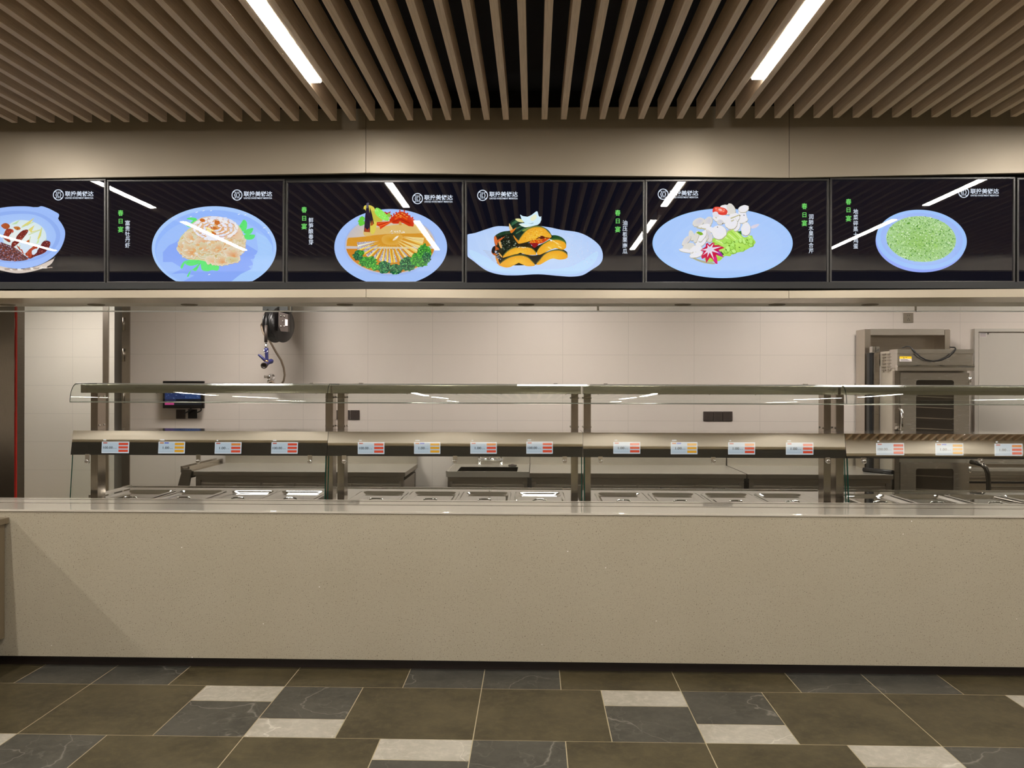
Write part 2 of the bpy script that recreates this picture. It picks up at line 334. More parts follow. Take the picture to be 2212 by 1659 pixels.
for k in range(3):
    mb = MB(); xs = sorted([sx[k]+0.0012, sx[k+1]-0.0012]+[p for p in (-2.9,-0.13,2.55) if sx[k]+.01 < p < sx[k+1]-.01])
    for a, b in zip(xs, xs[1:]):
        v = [(a,4.40,bz(a,BB)),(b,4.40,bz(b,BB)),(b,4.40,bz(b,BT)),(a,4.40,bz(a,BT)),(a,4.68,bz(a,BB)),(b,4.68,bz(b,BB)),(b,4.68,bz(b,BT)),(a,4.68,bz(a,BT))]
        mb.faces(v, [(0,1,2,3),(5,4,7,6),(4,5,1,0),(3,2,6,7),(4,0,3,7),(1,5,6,2)])
    struct('trim_%d' % (k+6), mb, M['fascia_low'])
struct('trim_9', MB().box(XL, XR, 4.705, 4.95, 2.0, 2.62), M['plaster'])
struct('trim_10', MB().box(XL, XR, 4.41, 4.475, 2.045, 2.078), M['black'])      # ledge under the screens

# ------------------------------------------------------------------ ceiling slats
ONES = 'zero first second third fourth fifth sixth seventh eighth ninth tenth eleventh twelfth thirteenth fourteenth fifteenth sixteenth seventeenth eighteenth nineteenth twentieth'.split()
def ordinal(n): return ONES[n] if n <= 20 else ('twenty-'+ONES[n-20] if n < 30 else ('thirtieth' if n == 30 else ('thirty-'+ONES[n-30] if n < 40 else ('fortieth' if n == 40 else ('forty-'+ONES[n-40] if n < 50 else ('fiftieth' if n == 50 else 'fifty-'+ONES[n-50]))))))
mb = MB(); mb.box(-0.015, 0.015, 0.11, Y_SLAT, Z_SLAT, Z_SLAT+0.10, 0, 0.0015)
slat0 = mb.build('ceiling_slat', M['wood']); slat0.location = (X_S0, 0, 0)
kl, kr = -9.5, 10.5                                # lamps sit in these gaps
for k in range(-64, 62):
    o = slat0 if k == 0 else slat0.copy()
    if k: C.objects.link(o)
    o.location = (X_S0+k*PITCH_S, 0, 0)
    if k < kl: lab = 'brown wooden ceiling slat, %s to the left of the left linear light' % ordinal(int(math.ceil(kl-k-0.5)))
    elif k > kr: lab = 'brown wooden ceiling slat, %s to the right of the right linear light' % ordinal(int(math.ceil(k-kr-0.5)))
    elif k <= 0: lab = 'brown wooden ceiling slat between the lights, %s to the right of the left light' % ordinal(int(k-kl+0.5))
    else: lab = 'brown wooden ceiling slat between the lights, %s to the left of the right light' % ordinal(int(kr-k+0.5))
    tag(o, lab, 'ceiling slat', 'wooden slats of the dining ceiling', 'thing')
# linear lamps
def lamp(x, y0, y1, label):
    t = thing('linear_ceiling_light', (x, (y0+y1)/2, Z_SLAT), label, 'ceiling light', 'linear lights between the ceiling slats')
    b = MB(); b.box(x-0.027, x+0.027, y0-0.004, y1+0.004, Z_SLAT+0.006, Z_SLAT+0.075); b.build('housing', M['white_metal'], t)
    d = MB(); d.box(x-0.0235, x+0.0235, y0, y1, Z_SLAT-0.001, Z_SLAT+0.005); d.build('diffuser', M['lamp'], t)
rows = [(X_S0+kl*PITCH_S, 'left'), (X_S0+kr*PITCH_S, 'right'), (X_S0+(kl-20)*PITCH_S, 'second left'), (X_S0+(kr+20)*PITCH_S, 'second right'), (-4.93, 'outermost left'), (4.95, 'outermost right')]
for x, side in rows:
    far = {'left':'bright linear ceiling light in the visible gap left of the middle', 'right':'bright linear ceiling light in the visible gap right of the middle'}.get(side, 'linear ceiling light nearest the counter in the %s row' % side)
    lamp(x, 2.50, 3.705, far)
    lamp(x, 0.46, 1.95, 'linear ceiling light above the aisle in the %s row, seen only as a reflection' % side)
for k, x in enumerate((-3.9, -1.3, 1.3, 3.9)):  # added fill lights, out of view, to bounce light onto the slat undersides
    t = thing('linear_ceiling_light', (x, -3.4, 2.731), 'added fill light in the unseen hall behind the viewer, %s from the left' % ONES[k+1], 'ceiling light', 'added fill lights of the rear hall')
    MB().box(x-0.03, x+0.03, -4.2, -2.6, 2.69, 2.731).build('housing', M['white_metal'], t); MB().box(x-0.025, x+0.025, -4.19, -2.61, 2.684, 2.6895).build('diffuser', M['hall_fill'], t)
# loop of red wire hanging between two slats right of the right lamp
pw = [at(1692,158,3.9), at(1689.5,166,3.9), at(1687.6,178,3.9), at(1688.6,188,3.9), at(1690.5,192,3.9), at(1693.5,191,3.9), at(1693,195,3.9), at(1690,197,3.9), at(1688,200,3.9)]
tag(MB().tube(pw, [0.002,0.004,0.0058,0.005,0.004,0.005,0.004,0.004,0.002], 8).build('dangling_wire', M['red_wire']), 'short red wire end dangling between the slats beside the right light', 'wire')

# ------------------------------------------------------------------ menu screens
YS = 4.43                                          # plane of the display pictures
YC = YS-0.006                                      # plane of the cover glass
def text_mesh(body, w=None, h=None, bold=0.0):
    cu = bpy.data.curves.new('text', 'FONT'); cu.body = body; cu.size = 1.0; cu.offset = bold; cu.resolution_u = 3
    o = bpy.data.objects.new('text', cu); C.objects.link(o); dg = bpy.context.evaluated_depsgraph_get()
    me = bpy.data.meshes.new_from_object(o.evaluated_get(dg)); vs = [v.co.copy() for v in me.vertices]; fs = [tuple(p.vertices) for p in me.polygons]
    bpy.data.objects.remove(o); bpy.data.curves.remove(cu); bpy.data.meshes.remove(me)
    return vs, fs
_tc = {}
def text_norm(body, bold=0.0):                      # vertices scaled into the unit square
    if (body, bold) not in _tc:
        vs, fs = text_mesh(body, bold=bold); x0 = min(v.x for v in vs); x1 = max(v.x for v in vs); y0 = min(v.y for v in vs); y1 = max(v.y for v in vs)
        _tc[(body, bold)] = ([((v.x-x0)/(x1-x0), (v.y-y0)/(y1-y0)) for v in vs], fs)
    return _tc[(body, bold)]
class Pic(MB):                                      # flat picture drawn in pixel positions on the screen plane, clipped to the display
    def __init__(s, rect): super().__init__(); s.rect = rect; s.layer = 0
    def pt(s, x, y):
        x0, y0, x1, y1 = s.rect; x = min(max(x, x0), x1); y = min(max(y, y0), y1)
        return at(x, y, YS-0.0005-s.layer*0.000012)
    def poly(s, pts, col):
        s.layer += 1; s.face([s.pt(*p) for p in pts], 0, col); return s
    def fan(s, pts, cen, cin, cout):
        s.layer += 1; n = len(pts); c = s.pt(*cen); pp = [s.pt(*p) for p in pts]
        for i in range(n): s.face([c, pp[i], pp[(i+1)%n]], 0, [cin, cout, cout])
        return s
    def text(s, body, x0, y0, x1, y1, col, bold=0.0):
        s.layer += 1; vs, fs = text_norm(body, bold)
        s.faces([s.pt(x0+(x1-x0)*a, y1+(y0-y1)*b) for a, b in vs], fs, 0, False, col); return s
def ellp(cx, cy, rx, ry, rot=0.0, n=56, amp=0.0, seed=0, a0=0.0, a1=360.0):
    rnd = random.Random(seed); out = []; ph = [(rnd.uniform(0,6.28), rnd.uniform(0.4,1)) for _ in range(6)]
    full = abs(a1-a0-360) < 1e-6
    for i in range(n if full else n+1):
        t = math.radians(a0+(a1-a0)*i/n); k = 1.0
        if amp: k += amp*sum(w*math.sin((3+2*j)*t+p) for j, (p, w) in enumerate(ph))/2.2
        x, y = rx*k*math.cos(t), -ry*k*math.sin(t); r = math.radians(rot)
        out.append((cx+x*math.cos(r)-y*math.sin(r), cy+x*math.sin(r)+y*math.cos(r)))
    return out
def smooth(pts, k=5):                               # closed Catmull-Rom through points
    n = len(pts); out = []
    for i in range(n):
        p0, p1, p2, p3 = pts[i-1], pts[i], pts[(i+1)%n], pts[(i+2)%n]
        for j in range(k):
            t = j/k
            out.append(tuple(0.5*(2*b+(c-a)*t+(2*a-5*b+4*c-d)*t*t+(3*b-a-3*c+d)*t**3) for a, b, c, d in zip(p0, p1, p2, p3)))
    return out
def inside(p, poly):
    x, y = p; r = False; n = len(poly)
    for i in range(n):
        (xa, ya), (xb, yb) = poly[i], poly[(i+1)%n]
        if (ya > y) != (yb > y) and x < (xb-xa)*(y-ya)/(yb-ya)+xa: r = not r
    return r
def specks(pic, region, n, smin, smax, cols, seed, aspect=1.0):
    rnd = random.Random(seed); xs = [p[0] for p in region]; ys = [p[1] for p in region]; done = 0; tries = 0
    pic.layer += 1
    while done < n and tries < n*8:
        tries += 1; p = (rnd.uniform(min(xs), max(xs)), rnd.uniform(min(ys), max(ys)))
        if not inside(p, region): continue
        r = rnd.uniform(smin, smax); a = rnd.uniform(0, 6.28); c = rnd.choice(cols); k = rnd.uniform(0.45, 1.0)
        q = [(p[0]+r*aspect*math.cos(t)*math.cos(a)-r*k*math.sin(t)*math.sin(a), p[1]+r*math.cos(t)*math.sin(a)+r*k*math.sin(t)*math.cos(a)) for t in (0, 1.05, 2.1, 3.14, 4.2, 5.24)]
        x0, y0, x1, y1 = pic.rect
        pic.face([at(min(max(u,x0),x1), min(max(w,y0),y1), YS-0.0005-pic.layer*0.000012-0.000006*rnd.random()) for u, w in q], 0, c); done += 1
    return pic
PLATE_A, PLATE_B = lin((150,188,255)), lin((186,212,255))
def c8(*a): return lin(a)

def dish_claypot(p):
    T = lambda x, y: (x/9.22, 420+y/9.22)
    p.poly(smooth([T(-400,1350),T(0,1420),T(330,1490),T(700,1440),T(1050,1290),T(1090,1250),T(1000,1400),T(700,1520),T(350,1570),T(0,1510),T(-400,1400)]), c8(214,200,190))
    for k in range(26):
        x = -330+k*52; y = 1490-abs(x-300)**1.7*0.0009
        p.poly([T(x,y+random.uniform(-30,20)),T(x+70,y+random.uniform(-30,20)),T(x+75,y+random.uniform(20,34)),T(x+5,y+random.uniform(14,30))], random.choice([c8(236,228,220),c8(176,158,146),c8(226,214,206)]))
    p.poly(smooth([T(640,270),T(760,252),T(830,235),T(960,275),T(1080,335),T(1165,385),T(1176,425),T(1158,480),T(1165,520),T(1000,560),T(760,420)]), c8(160,192,252))
    out = smooth([T(430,236),T(700,262),T(960,370),T(1160,500),T(1270,660),T(1298,790),T(1262,960),T(1170,1130),T(1000,1290),T(740,1420),T(400,1480),T(60,1440),T(-300,1330),T(-620,1100),T(-740,820),T(-600,540),T(-300,350),T(60,260)], 4)
    p.fan(out, T(300,850), c8(170,200,250), c8(158,190,252))
    p.poly(smooth([T(480,330),T(800,380),T(1040,520),T(1180,700),T(1190,900),T(1060,1110),T(760,1290),T(300,1360),T(-100,1320),T(-450,1150),T(-600,850),T(-450,560),T(0,360)], 4), c8(146,178,244))
    inn = smooth([T(480,385),T(760,430),T(980,560),T(1100,740),T(1105,900),T(990,1090),T(720,1250),T(280,1330),T(-80,1290),T(-400,1120),T(-520,850),T(-400,600),T(0,430)], 4)
    p.fan(inn, T(300,850), c8(186,212,250), c8(164,196,252))
    p.fan(smooth([T(140,640),T(330,520),T(560,520),T(700,560),T(830,640),T(910,760),T(920,900),T(860,1050),T(700,1200),T(480,1240),T(200,1100),T(60,900)],4), T(500,850), c8(236,244,240), c8(214,232,238))
    for a, b, c in (((420,640),(690,460),(560,620)),((560,700),(690,610),(620,760)),((600,770),(830,690),(620,740)),((720,990),(790,820),(770,960)),((740,900),(830,640),(800,860)),((230,600),(400,500),(330,590))):
        p.poly([T(*a),T(*b),T(*c)], random.choice([c8(206,232,160),c8(226,214,120),c8(190,220,170)]))
    for a, b in (((420,655),(660,545)),((560,800),(800,700)),((600,830),(560,1010)),((800,830),(830,660)),((860,1040),(915,880)),((420,930),(380,1040))):
        (xa,ya),(xb,yb) = a, b; p.poly([T(xa,ya),T(xb,yb),T(xb+12,yb+10),T(xa+14,ya+10)], c8(196,216,150))
    sauce = smooth([T(-250,930),T(0,950),T(130,990),T(260,1040),T(380,1120),T(470,1200),T(560,1290),T(300,1330),T(-80,1288),T(-330,1170)],4)
    p.poly(sauce, c8(104,62,60))
    stripes = [[(360,800),(450,720),(540,700),(560,740),(480,850),(380,960),(260,1050),(230,980)], [(850,950),(930,920),(1000,950),(985,1040),(890,1160),(700,1235),(600,1280),(560,1240),(740,1120)], [(500,1180),(640,1050),(700,1000),(750,1060),(680,1120),(640,1210),(600,1260)], [(80,780),(130,690),(220,690),(230,760),(170,850),(210,930),(170,950),(60,860)], [(20,620),(100,570),(180,600),(190,660),(100,690)], [(270,650),(370,640),(410,690),(330,710)], [(230,690),(270,720),(260,770),(235,760)], [(500,960),(580,900),(570,990),(520,1000)], [(330,1010),(470,1130),(480,1190),(400,1120)]]
    for i, st in enumerate(stripes):
        rg = smooth([T(*q) for q in st], 4); p.poly(rg, [c8(118,40,34),c8(102,36,40),c8(178,70,44),c8(150,56,40),c8(176,84,40),c8(196,120,50),c8(206,70,36),c8(204,104,50),c8(190,80,48)][i])
        specks(p, rg, 46 if i < 4 else 8, 0.5, 1.3, [c8(170,90,96),c8(196,130,120),c8(86,30,38),c8(206,96,60)], i+3)
    specks(p, sauce, 520, 0.5, 1.6, [c8(164,140,176),c8(196,180,214),c8(60,30,40),c8(146,70,56),c8(186,96,70),c8(128,120,140),c8(90,46,52)], 31)
    specks(p, smooth([T(330,1000),T(420,900),T(560,960),T(590,1060),T(480,1180)],3), 16, 1.5, 3.4, [c8(214,232,248),c8(224,240,250)], 5)
    p.poly(smooth([T(390,970),T(460,920),T(560,980),T(600,1060),T(490,1180),T(440,1090)],4), c8(214,230,246))
    p.poly(smooth([T(640,1120),T(720,1080),T(740,1140),T(680,1200),T(640,1190)],4), c8(220,232,246))
    p.poly(smooth([T(215,820),T(290,740),T(340,790),T(300,910),T(230,940)],4), c8(232,238,236))

def dish_peony(p):
    T = lambda x, y: (380+x/9.76, 440+y/9.76)
    pl = ellp(462.5,536,134.6,90.5,0,90); p.fan(pl, (470,500), c8(148,184,252), c8(172,206,255))
    p.poly(ellp(462.5,538,128,84,0,80), c8(150,186,254)); p.poly(ellp(462.5,545,125,76,0,80), c8(160,194,254))
    p.poly([(352,545),(365,530),(380,523),(400,505),(520,520),(560,545),(548,552),(556,558),(541,560),(548,572),(536,575),(545,583),(528,600),(505,608),(395,608),(420,595),(395,590),(370,592),(395,580),(372,566),(352,566)], c8(140,172,250))
    p.poly([(552,500),(575,512),(588,530),(590,560),(570,590),(545,606),(500,608),(520,592),(545,580),(548,560),(558,540)], c8(168,206,255))
    for a in ((425,458.5,3.4),(440,455,3),(456,455,2.4),(516,463,2.8),(530,464,2.6),(571,492,3.4),(412,468,2.6),(452,593,3),(580,503,2.0)):
        p.poly(ellp(a[0],a[1],a[2],0.8,-20,8), c8(232,242,255))
    G1, G2 = c8(96,232,120), c8(52,190,84)
    for lf in ([(225,320),(300,292),(430,310),(440,400),(380,425),(310,400),(360,360),(290,335)], [(200,440),(250,425),(330,445),(300,500),(230,470)], [(1330,500),(1380,400),(1430,338),(1490,380),(1500,470),(1470,560),(1400,580)], [(1420,600),(1500,540),(1625,515),(1610,590),(1560,640),(1480,640)], [(1410,690),(1480,640),(1580,650),(1668,660),(1630,740),(1520,760),(1440,730)], [(520,1160),(420,1200),(280,1220),(200,1240),(130,1370),(100,1330),(170,1220),(330,1180)], [(530,1230),(480,1330),(420,1420),(330,1400),(270,1530),(235,1530),(300,1420),(400,1350)], [(530,1180),(640,1210),(740,1260),(905,1310),(880,1410),(760,1400),(660,1425),(540,1380)], [(200,1240),(520,1170),(500,1260),(300,1310)], [(640,1210),(700,1300),(690,1380),(640,1400),(600,1300)]):
        q = [T(*a) for a in lf]; c = (sum(a[0] for a in q)/len(q), sum(a[1] for a in q)/len(q)); p.poly(smooth(q,4), G1)
        for k in range(3):
            a = q[k % len(q)]; p.poly([c, (a[0]*0.9+c[0]*0.1, a[1]*0.9+c[1]*0.1), (a[0]*0.85+c[0]*0.15+0.7, a[1]*0.85+c[1]*0.15+0.5)], G2)
    base = smooth([T(40,880),T(90,720),T(200,600),T(330,500),T(700,420),T(1250,420),T(1420,640),T(1470,830),T(1450,1010),T(1350,1090),T(1340,1200),T(1150,1270),T(930,1310),T(700,1240),T(500,1190),T(240,1170),T(90,1040)],4)
    p.fan(base, T(800,820), c8(226,186,132), c8(214,210,164)); rnd = random.Random(11)
    petals = [(180,930,150,190,0),(330,700,170,120,10),(560,800,170,120,-15),(330,1000,220,150,8),(600,1020,200,150,20),(820,1060,190,170,-10),(1010,900,150,170,15),(1160,860,140,130,0),(1330,780,130,110,5),(1330,930,130,120,-10),(1190,1060,190,140,20),(760,1190,150,100,15),(960,1200,150,110,0),(1180,1190,150,70,0),(620,940,180,110,25),(860,940,170,120,-20),(450,620,150,90,20),(1240,650,160,90,-20)]
    for i, (x, y, rx, ry, ro) in enumerate(petals):
        cx, cy = T(x, y); sh = ellp(cx+0.3,cy+0.9,rx/9.76,ry/9.76,ro,34,0.2,i); edge = ellp(cx,cy,rx/9.76,ry/9.76,ro,34,0.2,i)
        p.poly(sh, random.choice([c8(206,150,84),c8(196,170,104),c8(214,140,82)])); p.poly(edge, c8(232,224,208))
        p.fan(ellp(cx,cy-0.5,rx/9.76*0.95,ry/9.76*0.93,ro,34,0.2,i), (cx+rx/9.76*0.2, cy+ry/9.76*0.35), random.choice([c8(224,150,84),c8(226,166,98),c8(206,182,120),c8(230,176,130)]), random.choice([c8(222,210,176),c8(228,216,190),c8(212,208,172)]))
    specks(p, base, 90, 1.2, 3.6, [c8(232,226,214),c8(222,200,156),c8(226,176,116),c8(216,212,184)], 33, 1.6)
    frill = smooth([T(330,440),T(460,340),T(560,290),T(760,262),T(1000,290),T(1200,360),T(1300,480),T(1400,640),T(1330,760),T(1180,700),T(1100,660),T(1090,740),T(940,780),T(740,770),T(580,740),T(680,670),T(560,640),T(400,560)],4)
    p.fan(frill, T(800,520), c8(224,150,70), c8(230,206,176))
    for rr, cnt in ((0.93,17),(0.70,13),(0.46,9),(0.24,5)):
        for k in range(cnt):
            t = 6.283*(k+0.5*rnd.random())/cnt; x = 830+rr*480*math.cos(t); y = 510+rr*(225 if math.sin(t) < 0 else 250)*math.sin(t); cx, cy = T(x, y); ro = math.degrees(math.atan2(math.cos(t)*0.5, -math.sin(t)))
            w, h = rnd.uniform(62,104)*(0.6+0.4*rr), rnd.uniform(24,44)*(0.6+0.4*rr); q = ellp(cx,cy,w/9.76,h/9.76,ro,22,0.3,k+int(rr*100))
            p.poly([(a, b+1.1) for a, b in q], random.choice([c8(214,136,58),c8(206,120,60),c8(224,176,104)])); p.poly(q, random.choice([c8(236,236,248),c8(226,228,244),c8(240,238,240)]))
    for (x, y, w, h) in ((740,620,110,40),(790,510,90,26),(870,400,60,50),(560,350,60,36)): p.poly(ellp(*T(x,y),w/9.76,h/9.76,12,16,0.2,int(x)), c8(204,112,44))
    specks(p, ellp(*T(790,470),9,5), 26, 0.4, 1.0, [c8(250,250,250),c8(90,80,60),c8(236,220,150)], 9)
    for (x0,y0,x1,y1) in ((610,510,800,570),(640,560,760,610)): p.poly([T(x0,y0),T(x0+30,y0-18),T(x1,y1-10),T(x1-20,y1+14)], c8(250,240,170))
    p.poly(smooth([T(580,745),T(700,665),T(790,680),T(800,720),T(900,740),T(1000,745),T(880,775),T(720,775)],3), c8(236,238,248))
    specks(p, base, 60, 0.4, 1.1, [c8(250,246,236),c8(206,120,70),c8(180,150,90)], 21)

def dish_shoots(p):
    T = lambda x, y: (770+x/9.76, 430+y/9.76)
    p.fan(ellp(844,534,121.8,82.5,0,90), (844,525), c8(170,196,248), c8(166,196,250)); p.poly(ellp(843,530,100,66,0,70), c8(160,186,242))
    well = ellp(843,529,97,63,0,80); p.fan(well, (842,505), c8(232,208,150), c8(196,190,196))
    p.fan(ellp(843,529,96,60.5,0,60,0,0,188,352), (843,540), c8(214,150,40), c8(206,128,34))
    p.poly([T(-195,860),T(-170,815),T(0,806),T(200,788),T(430,752),T(600,738),T(800,730),T(1100,724),T(1250,714),T(1480,712),T(1560,760),T(1640,880),T(1650,960),T(1500,1000),T(900,1010),T(300,1000),T(-210,990)], c8(214,150,46))
    p.fan(smooth([T(560,780),T(760,740),T(960,760),T(960,880),T(860,960),T(640,960),T(540,900)],4), T(740,860), c8(214,152,30), c8(222,170,74))
    p.poly(smooth([T(180,620),T(420,600),T(700,560),T(1200,520),T(1500,700),T(900,730),T(500,740),T(180,780)],4), c8(222,186,110))
    specks(p, smooth([T(680,680),T(850,650),T(1030,690),T(900,730),T(700,720)],3), 40, 0.5, 1.5, [c8(246,240,230),c8(214,200,196),c8(236,210,150)], 4)
    p.poly(smooth([T(760,870),T(820,800),T(880,780),T(860,830),T(800,870)],3), c8(240,220,180)); p.poly(ellp(*T(850,800),4.5,1.2,-32,12), c8(250,248,240))
    # fan of sliced shoots
    cx, cy = T(700,900); ends = [(20,960),(20,1060),(140,1130),(230,1210),(380,1260),(520,1310),(620,1330),(720,1340),(830,1330),(960,1290),(1080,1240),(1180,1180),(1280,1100),(1350,1020),(1400,930),(1420,850)]
    st = [(480,880),(460,910),(520,930),(540,960),(580,960),(610,960),(650,960),(690,960),(740,960),(780,970),(830,950),(880,930),(860,880),(900,850),(950,800),(980,790)]
    for i, ((ex, ey), (sx_, sy_)) in enumerate(zip(ends, st)):
        dx, dy = ex-sx_, ey-sy_; ln = math.hypot(dx, dy); nx, ny = -dy/ln, dx/ln; w = 46 if i > 10 else 50
        meat = [T(sx_+dx*0.2+nx*8,sy_+dy*0.2+ny*8),T(ex+nx*w,ey+ny*w),T(ex-nx*w*0.7,ey-ny*w*0.7),T(sx_+dx*0.2-nx*8,sy_+dy*0.2-ny*8)]
        if i <= 10: p.poly(meat, c8(176,170,184)); specks(p, meat, 50, 0.4, 1.1, [c8(214,210,232),c8(236,236,248),c8(106,98,104),c8(150,130,110)], i+70)
        else: p.poly(meat, c8(226,200,120)); specks(p, meat, 12, 0.4, 0.9, [c8(190,170,150),c8(206,206,226)], i+70)
        yk = -1 if i < 8 else 1; o1 = w*0.55*yk
        p.poly([T(sx_,sy_),T(ex+nx*(o1+16),ey+ny*(o1+16)),T(ex+nx*(o1-20),ey+ny*(o1-20))], random.choice([c8(250,226,120),c8(244,214,90),c8(238,240,214),c8(248,206,60)]))
        if i > 10: p.poly([T(sx_,sy_),T(ex-nx*34,ey-ny*34),T(ex+nx*30,ey+ny*30)], c8(240,216,140)); p.poly([T(sx_+dx*.3,sy_+dy*.3),T(ex+nx*18,ey+ny*18),T(ex+nx*34,ey+ny*34)], c8(226,186,80))
    # broccoli
    for i, (x, y, rx, ry, dark) in enumerate(((40,1190,110,110,1),(250,1330,190,120,0),(590,1440,150,130,1),(830,1480,140,110,1),(1080,1370,170,150,1),(1290,1280,150,150,0),(1430,1130,150,170,0),(1380,1330,120,100,0),(400,1440,90,70,0),(100,1130,70,50,0),(1480,1230,90,120,1))):
        q = ellp(*T(x,y),rx/9.76,ry/9.76,0,40,0.13,i+5); p.fan(q, T(x,y+30), c8(16,66,44) if dark else c8(34,104,44), c8(24,92,56) if dark else c8(62,150,50))
        specks(p, q, int(rx*ry/95), 0.5, 1.5, ([c8(20,86,66),c8(10,44,36),c8(40,124,84),c8(56,150,90),c8(120,200,110)] if dark else [c8(70,176,60),c8(130,224,80),c8(30,96,50),c8(20,80,60),c8(96,200,70)]), i+90)
    # carved bridge
    arch = [T(700,430),T(760,370),T(830,310),T(900,270),T(960,262),T(1020,280),T(1090,330),T(1160,390),T(1225,440),T(1200,580),T(1100,570),T(1010,520),T(960,500),T(940,500),T(880,520),T(780,520),T(700,480)]
    p.poly(arch, c8(206,52,18)); p.poly([T(800,420),T(930,330),T(1080,420),T(1060,440),T(930,360),T(820,440)], c8(230,98,28)); p.poly([T(760,470),T(930,410),T(1130,500),T(1120,520),T(930,440),T(770,490)], c8(178,36,12))
    for x, y in ((735,350),(788,318),(838,288),(915,246),(1010,248),(1075,306),(1122,356),(1182,392)):
        p.poly(ellp(*T(x,y),1.9,1.9,0,12), c8(204,58,30)); p.poly([T(x-9,y),T(x+9,y),T(x+9,y+60),T(x-9,y+60)], c8(208,60,28))
    for x, y in ((885,318),(965,300),(840,352),(1010,330),(1065,372),(930,345),(930,380)): p.poly(ellp(*T(x,y),2.6,1.3,10,10), c8(234,150,60))
    p.poly(smooth([T(900,545),T(895,495),T(920,470),T(948,495),T(955,545)],3), c8(214,150,74))
    p.poly([T(370,490),T(560,480),T(700,470),T(760,480),T(620,560),T(500,640),T(490,580),T(390,540)], c8(222,60,18))
    for k in range(9): p.poly([T(380+k*12,500+k*10),T(560+k*24,490-k*2),T(562+k*24,498-k*2),T(384+k*12,508+k*10)], random.choice([c8(240,110,40),c8(190,40,14)]))
    p.poly(smooth([T(690,330),T(720,260),T(650,290),T(600,265),T(585,290),T(640,330)],3), c8(190,30,44)); p.poly(smooth([T(640,330),T(690,290),T(720,330),T(700,390)],3), c8(150,190,70))
    for x, y in ((120,410),(90,470),(130,500),(100,520)): p.poly(ellp(*T(x,y),6,4.6,0,20,0.2,x), c8(104,206,66))
    p.poly(smooth([T(150,210),T(170,140),T(230,130),T(300,135),T(370,180),T(400,260),T(430,460),T(390,690),T(300,710),T(200,260)],4), c8(222,206,84))
    p.poly(smooth([T(310,240),T(420,300),T(530,420),T(540,470),T(420,480),T(350,440)],4), c8(200,190,70))
    p.poly([T(215,90),T(250,100),T(290,400),T(285,700),T(160,690),T(180,380)], c8(40,30,50)); p.poly([T(285,170),T(330,330),T(370,520),T(300,540),T(275,320)], c8(38,28,40))
    p.poly([T(170,690),T(180,600),T(230,650),T(270,600),T(280,700)], c8(170,66,34)); p.poly([T(290,560),T(330,440),T(360,530),T(330,560)], c8(170,90,40)); p.poly([T(210,90),T(250,70),T(270,100),T(235,190),T(205,200)], c8(96,92,110))
    lf = smooth([T(380,260),T(420,185),T(500,210),T(600,290),T(660,360),T(690,440),T(600,450),T(520,420),T(430,350)],4); p.poly(lf, c8(150,236,96))
    specks(p, lf, 30, 0.5, 1.5, [c8(196,246,160),c8(110,200,74)], 8)

